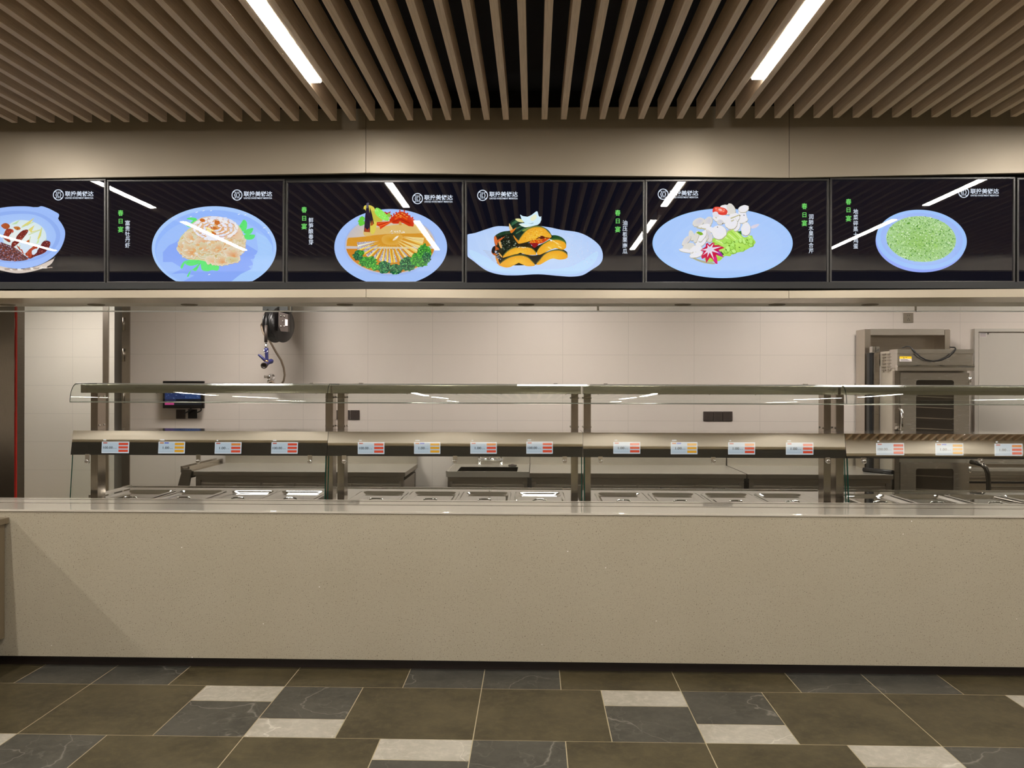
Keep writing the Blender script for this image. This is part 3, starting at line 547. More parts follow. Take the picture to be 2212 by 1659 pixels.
def dish_pumpkin(p):
    T = lambda x, y: (1040+x/10.05, 440+y/10.05); Q = lambda x, y: (1000+x/5.53, 380+y/5.53)
    plate = smooth([Q(20,715),Q(150,680),Q(300,630),Q(420,600),Q(600,605),Q(800,590),Q(1020,612),Q(1180,645),Q(1380,675),Q(1530,745),Q(1640,845),Q(1672,960),Q(1640,1050),Q(1540,1120),Q(1430,1185),Q(1300,1203),Q(1150,1195),Q(900,1175),Q(640,1188),Q(450,1180),Q(280,1130),Q(130,1020),Q(40,945),Q(0,830)],4)
    p.fan(plate, Q(900,900), c8(206,226,252), c8(184,210,252))
    p.poly(smooth([Q(80,880),Q(300,980),Q(500,1110),Q(900,1120),Q(1300,1080),Q(1600,900),Q(1560,1050),Q(1350,1170),Q(1000,1165),Q(640,1175),Q(350,1130),Q(130,1000)],4), c8(190,222,255))
    specks(p, smooth([Q(1200,700),Q(1400,720),Q(1560,840),Q(1600,960),Q(1450,1080),Q(1200,1060)],3), 240, 0.4, 1.1, [c8(196,208,244),c8(216,226,252),c8(186,200,240)], 12)
    for k in range(7): p.poly([T(40+k*30,1010+k*34),T(330,1060+k*36),T(332,1066+k*36),T(42+k*30,1018+k*34)], c8(176,178,196))
    D, DG, O, Y = c8(26,32,22), c8(34,62,40), c8(216,118,30), c8(244,186,50)
    p.poly(smooth([T(215,1040),T(260,930),T(380,900),T(420,1000),T(330,1120),T(260,1110)],4), c8(190,90,34)); p.poly(smooth([T(220,1020),T(250,940),T(300,930),T(290,1060),T(250,1080)],4), c8(28,30,34))
    p.poly(smooth([T(300,1040),T(420,1000),T(900,1090),T(1180,1120),T(1560,1000),T(1760,990),T(1860,1100),T(1500,1200),T(1200,1320),T(420,1330),T(340,1200)],4), c8(38,34,24))
    p.poly(smooth([T(272,760),T(300,690),T(420,620),T(560,592),T(700,610),T(900,860),T(1180,940),T(1190,1060),T(900,1080),T(450,1130),T(380,980),T(300,900)],4), D)
    p.poly(smooth([T(300,690),T(440,615),T(600,600),T(680,640),T(500,670),T(380,710)],4), DG)
    specks(p, smooth([T(440,720),T(640,650),T(760,860),T(640,960),T(480,1040),T(400,900)],3), 90, 0.4, 1.3, [c8(100,116,96),c8(160,170,150),c8(60,74,56),c8(12,16,14)], 3, 2.0)
    p.poly(smooth([T(272,760),T(300,700),T(335,760),T(350,850),T(330,910),T(290,860)],4), c8(220,112,54)); p.poly(smooth([T(370,790),T(400,790),T(430,880),T(445,950),T(420,965),T(380,880)],4), c8(226,176,104)); p.poly(smooth([T(330,800),T(500,715),T(480,740),T(350,850)],3), c8(206,96,40))
    p.poly(smooth([T(375,1060),T(400,1080),T(450,1140),T(440,1165),T(390,1110)],3), c8(226,170,90))
    p.poly(smooth([T(330,1080),T(360,1180),T(400,1300),T(560,1370),T(400,1350),T(330,1250),T(300,1140)],4), c8(232,150,56))
    specks(p, smooth([T(290,1040),T(360,1060),T(420,1200),T(400,1280),T(340,1180)],3), 30, 0.6, 1.6, [c8(180,190,210),c8(20,24,34),c8(90,96,110)], 7, 1.8)
    # lower slices
    def slice_(pts, rim, seed, rough=60):
        q = smooth([T(*a) for a in pts], 5); p.poly(smooth([T(a[0],a[1]-26) for a in pts], 5), rim); p.fan(q, (sum(a[0] for a in q)/len(q), sum(a[1] for a in q)/len(q)), c8(246,196,62), c8(238,166,40)); specks(p, q, rough, 0.4, 1.0, [c8(250,210,90),c8(232,158,36),c8(244,184,56)], seed)
    slice_([(460,1165),(560,1050),(700,970),(860,945),(1040,960),(1130,1010),(1190,1090),(1160,1112),(1000,1110),(900,1080),(840,1050),(790,1090),(640,1110),(520,1160)], c8(120,120,60), 1)
    slice_([(400,1330),(520,1220),(680,1150),(860,1130),(1000,1170),(1090,1250),(1160,1330),(1120,1355),(980,1355),(900,1310),(830,1260),(760,1290),(680,1320),(640,1370),(520,1385)], c8(96,100,50), 2)
    slice_([(1190,1320),(1260,1240),(1360,1120),(1500,1040),(1680,1020),(1800,1060),(1870,1130),(1840,1190),(1700,1215),(1560,1190),(1450,1220),(1360,1260),(1280,1320)], c8(110,112,60), 3)
    p.poly(smooth([T(1500,700),T(1620,685),T(1760,740),T(1840,850),T(1800,960),T(1600,880),T(1500,800)],4), c8(36,78,40))
    slice_([(1200,1080),(1260,960),(1370,870),(1500,800),(1650,790),(1790,830),(1838,900),(1830,960),(1760,1000),(1640,960),(1500,1000),(1380,1060),(1260,1110)], c8(90,120,50), 4)
    for a in ((1560,810),(1640,860),(1700,940),(1480,960)): p.poly(ellp(*T(*a),5.5,1.3,30,12), c8(250,220,130))
    p.poly(smooth([T(800,870),T(1050,850),T(1080,900),T(1190,1020),T(1200,1060),T(1080,960),T(860,930),T(760,960)],4), c8(44,36,20)); p.poly(smooth([T(1180,940),T(1290,880),T(1400,830),T(1300,900),T(1220,1000),T(1190,1060)],3), c8(36,32,20))
    # top slice
    p.poly(smooth([T(598,470),T(640,380),T(740,335),T(900,390),T(1100,430),T(1250,470),T(1420,550),T(1510,660),T(1500,760),T(800,860),T(700,660),T(620,580)],4), c8(26,48,36))
    for a, b in (((640,460),(800,360)),((680,560),(900,460)),((740,640),(930,520)),((650,420),(760,350))): p.poly([T(*a),T(*b),T(b[0]+24,b[1]+20),T(a[0]+10,a[1]+24)], c8(60,104,72))
    p.poly(smooth([T(890,580),T(1000,520),T(1200,480),T(1330,520),T(1100,540),T(920,600)],3), c8(128,150,70))
    p.poly(smooth([T(600,430),T(640,480),T(680,560),T(650,630),T(610,560)],4), c8(226,190,120)); p.poly(smooth([T(620,590),T(680,560),T(760,520),T(660,640)],3), c8(222,120,36)); p.poly(smooth([T(690,680),T(760,760),T(840,840),T(800,865),T(720,760)],4), c8(222,140,40))
    slice_([(800,860),(860,730),(980,590),(1100,525),(1240,512),(1360,540),(1450,620),(1515,700),(1480,750),(1300,780),(1200,820),(1100,800),(960,840)], c8(120,124,60), 6, 120)
    p.poly(smooth([T(1240,720),T(1300,690),T(1400,730),T(1500,740),T(1300,770),T(1180,770)],3), c8(92,30,16)); p.poly(smooth([T(1050,820),T(1150,800),T(1300,780),T(1480,750),T(1340,850),T(1200,880),T(1120,910),T(1060,860)],4), c8(222,92,20))
    specks(p, smooth([T(1060,800),T(1280,760),T(1460,750),T(1340,850),T(1140,900)],3), 70, 0.5, 1.6, [c8(250,160,30),c8(206,60,20),c8(246,196,70),c8(170,30,24)], 15, 1.6); p.poly(smooth([T(1060,860),T(1180,850),T(1240,880),T(1150,960),T(1090,900)],3), c8(150,24,30))
    specks(p, smooth([T(960,620),T(1150,560),T(1350,600),T(1250,740),T(980,800)],3), 120, 0.5, 1.4, [c8(250,206,90),c8(226,148,30),c8(246,178,50)], 16, 1.7)
    p.poly(ellp(*T(1510,795),2.6,1.6,40,10), c8(226,240,250)); specks(p, ellp(*T(880,950),13,1.0,4), 14, 0.5, 1.0, [c8(250,250,240)], 17)
    # petals on top
    p.poly(smooth([T(735,330),T(850,330),T(920,400),T(800,390)],3), c8(226,226,160))
    p.poly([T(838,236),T(900,270),T(1000,284),T(1080,250),T(1190,165),T(1218,170),T(1240,260),T(1270,290),T(1298,270),T(1300,350),T(1270,420),T(1220,460),T(1050,500),T(960,515),T(860,480),T(808,440),T(900,420),T(940,420),T(870,340)], c8(214,240,252))
    p.poly(smooth([T(1070,300),T(1170,230),T(1200,300),T(1130,370),T(1070,360)],3), c8(236,240,206)); p.poly([T(990,424),T(1080,430),T(1130,410),T(1120,428),T(1080,440)], c8(120,150,170)); p.poly(smooth([T(820,440),T(920,450),T(1040,490),T(960,512),T(870,484)],3), c8(232,244,236))

def dish_lily(p):
    T = lambda x, y: (1440+x/10.05, 430+y/10.05)
    p.fan(ellp(1561,525.5,151.5,75.2,0,100), (1570,520), c8(176,200,252), c8(164,204,255)); p.poly(ellp(1561,524.5,148,72.2,0,90), c8(172,204,254)); p.fan(ellp(1570,528,120,55,0,60), (1570,530), c8(182,206,252), c8(174,206,255))
    p.poly(smooth([T(500,1240),T(760,1330),T(1000,1370),T(1040,1415),T(820,1390),T(620,1320)],4), c8(176,176,140))
    grn = smooth([T(1000,860),T(1200,800),T(1360,690),T(1440,650),T(1560,700),T(1680,830),T(1840,790),T(1880,860),T(1930,950),T(1800,1060),T(1640,1140),T(1440,1180),T(1380,1240),T(1260,1240),T(1150,1340),T(960,1360),T(820,1300),T(1000,1100)],4)
    p.fan(grn, T(1450,980), c8(190,238,110), c8(170,222,86))
    for (a, b, w) in (((1430,670),(1640,880),50),((1330,760),(1520,920),46),((1260,830),(1420,960),46),((1060,900),(1260,1000),56),((1760,810),(1830,880),50)):
        (xa,ya),(xb,yb) = a, b; ln = math.hypot(xb-xa,yb-ya); nx, ny = -(yb-ya)/ln*w, (xb-xa)/ln*w
        p.poly([T(xa+nx,ya+ny),T(xb+nx,yb+ny),T(xb-nx,yb-ny),T(xa-nx,ya-ny)], c8(188,234,104)); p.poly([T(xa-nx*.1,ya-ny*.1),T(xb-nx*.1,yb-ny*.1),T(xb-nx*.5,yb-ny*.5),T(xa-nx*.5,ya-ny*.5)], c8(214,248,160)); p.poly([T(xa+nx,ya+ny),T(xb+nx,yb+ny),T(xb+nx*.8,yb+ny*.8),T(xa+nx*.8,ya+ny*.8)], c8(136,186,60)); p.poly(ellp(*T(xb,yb),w/10.05*.75,w/10.05,45,14), c8(176,232,110))
    rnd = random.Random(5)
    for k in range(26):
        x, y = rnd.uniform(1250,1860), rnd.uniform(900,1150)
        if not inside(T(x,y), grn): continue
        q = ellp(*T(x,y),rnd.uniform(4,6.5),rnd.uniform(3,5),rnd.uniform(0,90),8,0.1,k); p.poly(ellp(*T(x+10,y+16),6,4.6,0,10), c8(140,190,66)); p.poly(q, random.choice([c8(182,236,116),c8(196,242,134),c8(172,226,98)]))
    for a in ((1470,930),(1360,1010),(1580,1050),(1750,890),(1290,1100)): p.poly(ellp(*T(*a),2.2,1.2,30,8), c8(84,130,40))
    p.poly([T(1530,710),T(1620,690),T(1630,780)], c8(60,120,50)); p.poly([T(1180,1130),T(1250,1200),T(1220,1220),T(1160,1160)], c8(60,100,40)); p.poly(smooth([T(960,1340),T(1050,1270),T(1200,1280),T(1140,1340),T(1000,1360)],3), c8(170,214,70))
    def petal(x, y, rx, ry, ro, seed, tone=0):
        cx, cy = T(x, y); e = [c8(236,236,248), c8(206,206,222), c8(222,220,214)][tone]
        p.poly(ellp(cx+0.4,cy+0.9,rx/10.05,ry/10.05,ro,24,0.07,seed), c8(170,164,140)); p.fan(ellp(cx,cy,rx/10.05*0.97,ry/10.05*0.95,ro,24,0.07,seed), (cx+rx/30, cy-ry/26), e, c8(240,238,238) if tone == 0 else c8(226,222,214))
    for i, a in enumerate(((1650,370,90,190,-10,0),(1290,230,150,110,10,0),(1670,210,120,80,-15,0),(1400,230,90,150,-20,2),(690,500,140,90,-25,1),(900,500,90,130,25,1),(820,590,140,50,-10,0),(950,660,220,60,20,0),(540,790,60,120,-10,2),(430,900,140,60,-50,1),(470,1040,150,80,-25,2),(1450,420,150,110,-35,0),(1660,460,110,60,-20,0),(1530,600,60,110,25,0),(1210,430,220,100,10,0),(1400,520,140,140,-35,0),(1160,500,70,60,0,1),(1720,650,105,150,5,0),(1140,720,160,160,8,0),(900,800,90,150,-20,1),(760,830,150,130,-20,1),(740,930,130,90,-30,0),(780,800,60,150,30,0),(640,1110,150,110,-25,0),(700,1100,80,80,0,0),(420,1120,160,40,10,0),(640,1210,150,60,-15,0),(640,820,50,140,15,2))): petal(*a[:5], i, a[5])
    p.poly([T(640,730),T(690,705),T(760,720),T(800,765),T(740,790)], c8(130,180,40))
    for a, b in (((1380,410),(1590,330)),((1390,470),(1470,440)),((1010,350),(1090,400)),((640,610),(860,640)),((1300,690),(1440,640))): p.poly([T(*a),T(*b),T(b[0]-10,b[1]+26),T(a[0]+20,a[1]+24)], c8(196,190,150))
    for a in ((1590,360),(1680,350),(1215,535),(1105,610)): p.poly(ellp(*T(*a),1.4,1.0,30,8), c8(80,70,60))
    p.poly(smooth([T(1830,600),T(1900,560),T(2010,540),T(1960,610),T(1860,640)],3), c8(222,214,230))
    p.poly(smooth([T(1000,230),T(1040,175),T(1140,170),T(1260,200),T(1320,260),T(1300,330),T(1220,350),T(1130,330),T(1110,290),T(1060,270),T(1005,290)],4), c8(226,66,54)); p.poly(ellp(*T(1160,235),12,5.6,12,24), c8(246,104,84)); p.poly(ellp(*T(1165,235),4.4,2.4,20,12), c8(250,190,180))
    for a in ((1070,200),(1230,265),(1250,230)): p.poly(ellp(*T(*a),1.6,0.8,30,8), c8(255,196,170))
    p.poly(smooth([T(1000,300),T(1060,270),T(1110,300),T(1140,380),T(1040,390),T(1000,350)],4), c8(230,226,234))
    # radish star
    tips = [(730,1110),(850,960),(1030,940),(1262,1060),(1130,1120),(1240,1265),(1100,1415),(1040,1350),(930,1260),(860,1385),(760,1300),(800,1160)]
    st = [T(730,1115),T(850,1030),T(850,970),T(890,950),T(930,1000),T(990,945),T(1040,945),T(1035,1000),T(1130,1000),T(1262,1060),T(1130,1105),T(1180,1170),T(1245,1268),T(1140,1235),T(1070,1210),T(1100,1300),T(1105,1410),T(1060,1400),T(990,1300),T(940,1270),T(900,1330),T(860,1388),T(840,1270),T(770,1300),T(750,1250),T(790,1170),T(800,1140)]
    p.fan(st, T(940,1090), c8(200,20,70), c8(206,24,70)); p.poly([T(1130,1110),T(1185,1170),T(1245,1268),T(1150,1230),T(1080,1170)], c8(176,40,160)); p.poly([T(990,1290),T(1030,1340),T(1105,1410),T(1100,1300),T(1060,1240)], c8(222,30,130))
    for a in ((745,1108),(880,985),(1020,960),(1200,1030),(1160,1180),(1030,1320),(880,1270),(785,1220)):
        d = Vector((a[0]-935, a[1]-1090)).normalized()*34; p.poly([T(935-d.y,1090+d.x),T(*a),T(935+d.y,1090-d.x)], c8(232,220,236))
    p.poly(ellp(*T(930,1085),5.4,5,0,20), c8(224,218,236))

def dish_custard(p):
    T = lambda x, y: (1780+x/5.12, 380+y/5.12)
    p.poly(ellp(*T(1070,728),500/5.12,338/5.12,3,80), c8(150,172,250)); p.fan(ellp(*T(1078,705),502/5.12,330/5.12,4,80), T(1040,690), c8(172,212,252), c8(160,198,254))
    p.fan(ellp(*T(1080,700),455/5.12,290/5.12,4,70), T(1080,860), c8(178,222,252), c8(160,188,250))
    fd = ellp(*T(1074,698),386/5.12,252/5.12,4,70); p.fan(fd, T(1060,740), c8(150,196,104), c8(172,212,150))
    specks(p, fd, 1500, 0.5, 1.7, [c8(120,176,70),c8(186,226,150),c8(96,150,56),c8(206,238,180),c8(70,130,64),c8(150,206,90),c8(226,246,206),c8(140,190,110)], 77)
    specks(p, fd, 90, 1.2, 2.6, [c8(86,150,50),c8(170,214,120),c8(200,232,170)], 78)

# rectangles of the seven displays and their bezels, measured on the wall of screens
SCR = [(-153.5,226.5,393,609.5),(237,611.5,393.5,608.5),(622.5,998,395.5,608.8),(1009,1387.5,395,610.5),(1397.5,1784.5,393,609),(1795.5,2186,389,607.5),(2199,2590,389,608)]
DISH = [dish_claypot, dish_peony, dish_shoots, dish_pumpkin, dish_lily, dish_custard, None]
SLAB = ['menu screen showing braised cabbage in a white clay pot', 'menu screen showing a cream flower-shaped shrimp dish with green leaves', 'menu screen showing bamboo shoots with broccoli and a red carved bridge', 'menu screen showing stacked pumpkin slices on a white plate', 'menu screen showing lily bulb petals with celery and a radish star', 'menu screen showing a white bowl of chopped green custard', 'menu screen cut off by the right edge of the photo, only its dark border visible']
LOGO = [(126,421),(512,421.3),(902,429),(1042.5,422),(1432.5,419.5),(2081.8,415.5),None]
SEASON = [None,[(260.6,460),(260.6,478),(260.6,495.5)],[(657,453),(657,471.7),(657,489)],[(1334.5,459.6),(1334.5,477.6),(1334.5,495.4)],[(1737.7,445.4),(1737.7,464.3),(1737.7,482)],[(1833,435.7),(1833,453.6),(1833,471.8)],None]
TITLE = [None,('富贵牡丹虾',275.5,481.5,12.1),('鲜笋酿春芽',671.7,475.5,11.9),('油压板栗南瓜',1350,481.3,12.3),('润肺水果百合芹',1752,468,12.27),('地菜碎蒸土鸡蛋',1848.4,457,12.5),None]
WHITE, GREEN = c8(222,232,246), c8(120,226,110)
for i, (x0, x1, y0, y1) in enumerate(SCR):
    pc = at((x0+x1)/2, y1+6, 4.44); t = thing('menu_screen', pc, SLAB[i], 'screen', 'menu screens above the counter')
    A, B = at(x0,y0,YS), at(x1,y1,YS); bx = 0.010
    mb = MB(); xa, xb, za, zb = A.x, B.x, B.z, A.z
    for q in ((xa-bx,xb+bx,zb,zb+bx),(xa-bx,xb+bx,za-bx,za),(xa-bx,xa,za,zb),(xb,xb+bx,za,zb)): mb.box(q[0],q[1],YC-0.006,4.47,q[2],q[3],0,0.0015)
    mb.build('bezel', M['bezel'], t)
    mb = MB(); mb.box(xa,xb,YS,4.47,za,zb,0); mb.c = [c8(14,14,24)]*len(mb.f); disp = mb.build('display', M['picture'], t)
    mb = MB(); mb.face([(xa,YC,za),(xb,YC,za),(xb,YC,zb),(xa,YC,zb)]); cv = mb.build('cover_glass', M['screen_cover'], t, fix=False)
    rect = (x0+0.6, y0+0.6, x1-0.6, y1-0.6)
    if DISH[i]:
        p = Pic(rect); DISH[i](p); p.build('dish_picture', M['picture'], disp, fix=False)
        cx, cy = LOGO[i]; p = Pic(rect); p.layer = 0
        ring = ellp(cx,cy,11.6,11.9,0,40); rin = ellp(cx,cy,9.9,10.2,0,40)
        for k in range(40): p.face([p.pt(*ring[k]),p.pt(*ring[(k+1)%40]),p.pt(*rin[(k+1)%40]),p.pt(*rin[k])],0,WHITE)
        for sx_, sy_ in ((-1,-1),(1,-1),(-1,1),(1,1)): p.poly([(cx+sx_*4.6,cy+sy_*9.2),(cx+sx_*6.2,cy+sy_*5.6),(cx+sx_*8.6,cy+sy_*5.4),(cx+sx_*7.4,cy+sy_*8.2)], WHITE)
        for k, bxx in enumerate((-3.4,0.2,3.6)): 
            for q in (-1,1): p.poly([(cx+bxx-0.75,cy+q*7.0),(cx+bxx+0.75,cy+q*7.0),(cx+bxx+0.75,cy+q*2.8),(cx+bxx-0.75,cy+q*2.8)], WHITE)
        for bxx in (-5.0,-1.4,5.2): p.poly([(cx+bxx-0.75,cy-2.2),(cx+bxx+0.75,cy-2.2),(cx+bxx+0.75,cy+2.6),(cx+bxx-0.75,cy+2.6)], WHITE)
        for a, b in ((-3.4,-5.0),(0.2,-1.4),(3.6,5.2)):
            for q in (-1,1): p.poly([(cx+a-0.7,cy+q*3.2),(cx+a+0.7,cy+q*3.2),(cx+b+0.7,cy+q*1.8),(cx+b-0.7,cy+q*1.8)], WHITE)
        p.text('联投美悦达', cx+14.5, cy-8.2, cx+76, cy+3.2, WHITE, 0.018); p.text('UNITED INVESTMENT MERRYDA', cx+14.6, cy+4.8, cx+75.8, cy+8.6, WHITE, 0.015)
        p.build('logo', M['picture'], disp, fix=False)
        if SEASON[i]:
            p = Pic(rect); 
            for ch, (qx, qy) in zip('春日宴', SEASON[i]):
                w = 4.2 if ch == '日' else 6.0; p.text(ch, qx-w, qy-6.4 if ch != '日' else qy-5.2, qx+w, qy+6.4 if ch != '日' else qy+5.2, GREEN, 0.012)
            p.build('season_title', M['picture'], disp, fix=False)
            body, qx, qy, st = TITLE[i]; p = Pic(rect)
            for k, ch in enumerate(body): p.text(ch, qx-5.2, qy+k*st-5.5, qx+5.2, qy+k*st+5.5, WHITE, 0.008)
            p.build('dish_title', M['picture'], disp, fix=False)

# ------------------------------------------------------------------ serving counter
ZC, YF, YT = 0.855, 4.40, 4.84                     # counter top height, front face, back edge of the ledge
t = thing('serving_counter', (0, 4.6, 0), 'long speckled grey stone serving counter with a pale polished ledge and dark toe kick', 'counter')
mb = MB()
for a, b in ((XL+0.02, at(1470,1300,YF).x-0.0001), (at(1470,1300,YF).x+0.0001, XR-0.02)): mb.box(a, b, YF, YF+0.03, 0.062, ZC-0.0105, 0, 0.001)
mb.build('front_panel', M['stone'], t)
MB().box(XL+0.02, XR-0.02, 4.455, 4.475, 0, 0.07).build('toe_kick', M['toe'], t)
mb = MB(); mb.box(XL+0.02, XR-0.02, YF-0.006, YT, ZC-0.011, ZC, 0, 0.0015); mb.build('countertop', M['quartz'], t)
for y in (4.635, 4.782):                            # two dark inlaid slide lines along the ledge
    r = MB(); r.box(XL+0.03, XR-0.03, y-0.010, y+0.010, ZC-0.003, ZC+0.0008); r.build('slide_line', M['groove'], t)
MB().box(XL+0.02, XR-0.02, 4.48, 4.84, 0.0, ZC-0.03).build('body', M['steel_dark'], t)

# cabinet cut off by the left edge, standing against the counter
xs, xb = at(16.5,1126,4.38).x, at(9,1200,4.38).x
t = thing('side_cabinet', (xs-0.3, 3.9, 0), 'taupe cabinet with overhanging top cut off by the left edge of the photo', 'cabinet')
MB().box(xs-0.62, xs, 3.3, 4.392, 0.781, 0.812, 0, 0.002).build('top', M['cabinet'], t)
MB().box(xb-0.58, xb, 3.34, 4.385, 0.165, 0.781, 0, 0.002).build('body', M['cabinet'], t)
for (x, y) in ((xb-0.55,3.4),(xb-0.06,3.4),(xb-0.55,4.33),(xb-0.06,4.33)): MB().box(x, x+0.04, y, y+0.04, 0, 0.165).build('leg', M['steel_dark'], t)

# ------------------------------------------------------------------ sneeze guards
JX = [158, 709, 1259, 1824.5, 2400]                 # panel ends at the top edge
JXB = [153, 707.5, 1258.5, 1829.5, 2420]
YPT, YPB, ZPT, ZPB = 4.886, 4.857, 1.252, 1.110     # mirror strip: top and bottom edges
POST = [[(196,211.4),(703,719)],[(729,744),(1234,1249)],[(1261,1276.5),(1779.6,1795)],[(1806.5,1823),(2380,2396)]]
TILT = [10.88, 11.05, 11.18, 11.60]
CLAMP = [(188,428,669),(743,983,1220),(1297,1541,1789),(1867,2119,2330)]
TAGS = [[(219.7,278.3,954,978.8,'100.00',0),(342,399,954,979.5,'1.00',1),(464,521,955,980,'1.00',0),(586,643,955,980,'100.00',0)],
        [(772.8,830,955,980.6,'100.00',0),(894.5,951,955,980.3,'1.00',1),(1016,1073,955,980,'1.00',0),(1137,1194,954,980,'100.00',0)],
        [(1325,1383,954.6,980,'1.00',0),(1449,1506.5,955,981,'1.00',1),(1573,1631,955.5,981.5,'1.00',0),(1698,1757,956,982,'1.00',0)],
        [(1893,1953,957,983,'100.00',0),(2021,2081,957.5,983.5,'1.00',1),(2149,2209,958.5,984.5,'1.00',0)]]
GL = ['sneeze guard with price tags farthest left, its glass ending free at the left', 'sneeze guard second from the left, in front of the sink', 'sneeze guard third from the left, in front of the triple black socket', 'sneeze guard cut off by the right edge, in front of the oven, reflecting the slats']
TAGM = []
def price_tag(i, k, q, parent, n):
    x0, x1, y0, y1, body, kind = q
    p0 = Vector((0, YPB, ZPB)) + n*0.0012
    skew = 3 if i == 0 else (-1.5 if i == 3 else 0)
    def pt(u, w, d): px = x0+(x1-x0)*u + skew*(0.5-w)*0.35; return on_plane(px, y0+(y1-y0)*w, p0+n*d, n)
    mb = MB(); white, pale, red, amber, ink = lin((222,228,232)), lin((196,212,222)), lin((226,74,44)), lin((236,170,34)), lin((44,48,56))
    mb.face([pt(0,1,0),pt(1,1,0),pt(1,0,0),pt(0,0,0)],0,white); mb.face([pt(.02,.94,.0001),pt(.98,.94,.0001),pt(.98,.05,.0001),pt(.02,.05,.0001)],0,pale)
    for r_ in range(3):
        a = 0.10+0.30*r_; c = amber if kind else red
        if k == 2 and r_ == 0: c = lin((232,140,60))
        mb.face([pt(.62,a+.20,.0002),pt(.97,a+.20,.0002),pt(.97,a,.0002),pt(.62,a,.0002)],0,c)
    mb.face([pt(.05,.16,.0002),pt(.20,.16,.0002),pt(.20,.06,.0002),pt(.05,.06,.0002)],0,lin((206,120,50)) if kind else lin((190,84,66)))
    if kind: mb.face([pt(.23,.16,.0002),pt(.39,.16,.0002),pt(.39,.06,.0002),pt(.23,.06,.0002)],0,lin((84,104,206)))
    vs, fs = text_norm(body, 0.02); a0, a1 = (0.05, 0.41) if len(body) > 4 else (0.17, 0.41)
    mb.faces([pt(a0+(a1-a0)*u, 0.62-0.21*w, .0003) for u, w in vs], fs, 0, False, ink)
    for g_ in range(2): mb.face([pt(.43+.07*g_,.60,.0002),pt(.475+.07*g_,.60,.0002),pt(.475+.07*g_,.56,.0002),pt(.43+.07*g_,.56,.0002)],0,lin((120,130,140)))
    mb.face([pt(.04,.84,.0002),pt(.58,.84,.0002),pt(.58,.825,.0002),pt(.04,.825,.0002)],0,lin((150,164,176)))
    for g_ in range((3,5,2,4)[k] if i < 3 else 2): mb.face([pt(.05+.034*g_,-.10,.0002),pt(.078+.034*g_,-.10,.0002),pt(.078+.034*g_,-.19,.0002),pt(.05+.034*g_,-.19,.0002)],0,white)
    mb.build('price_tag', M['tag'], parent, fix=False)
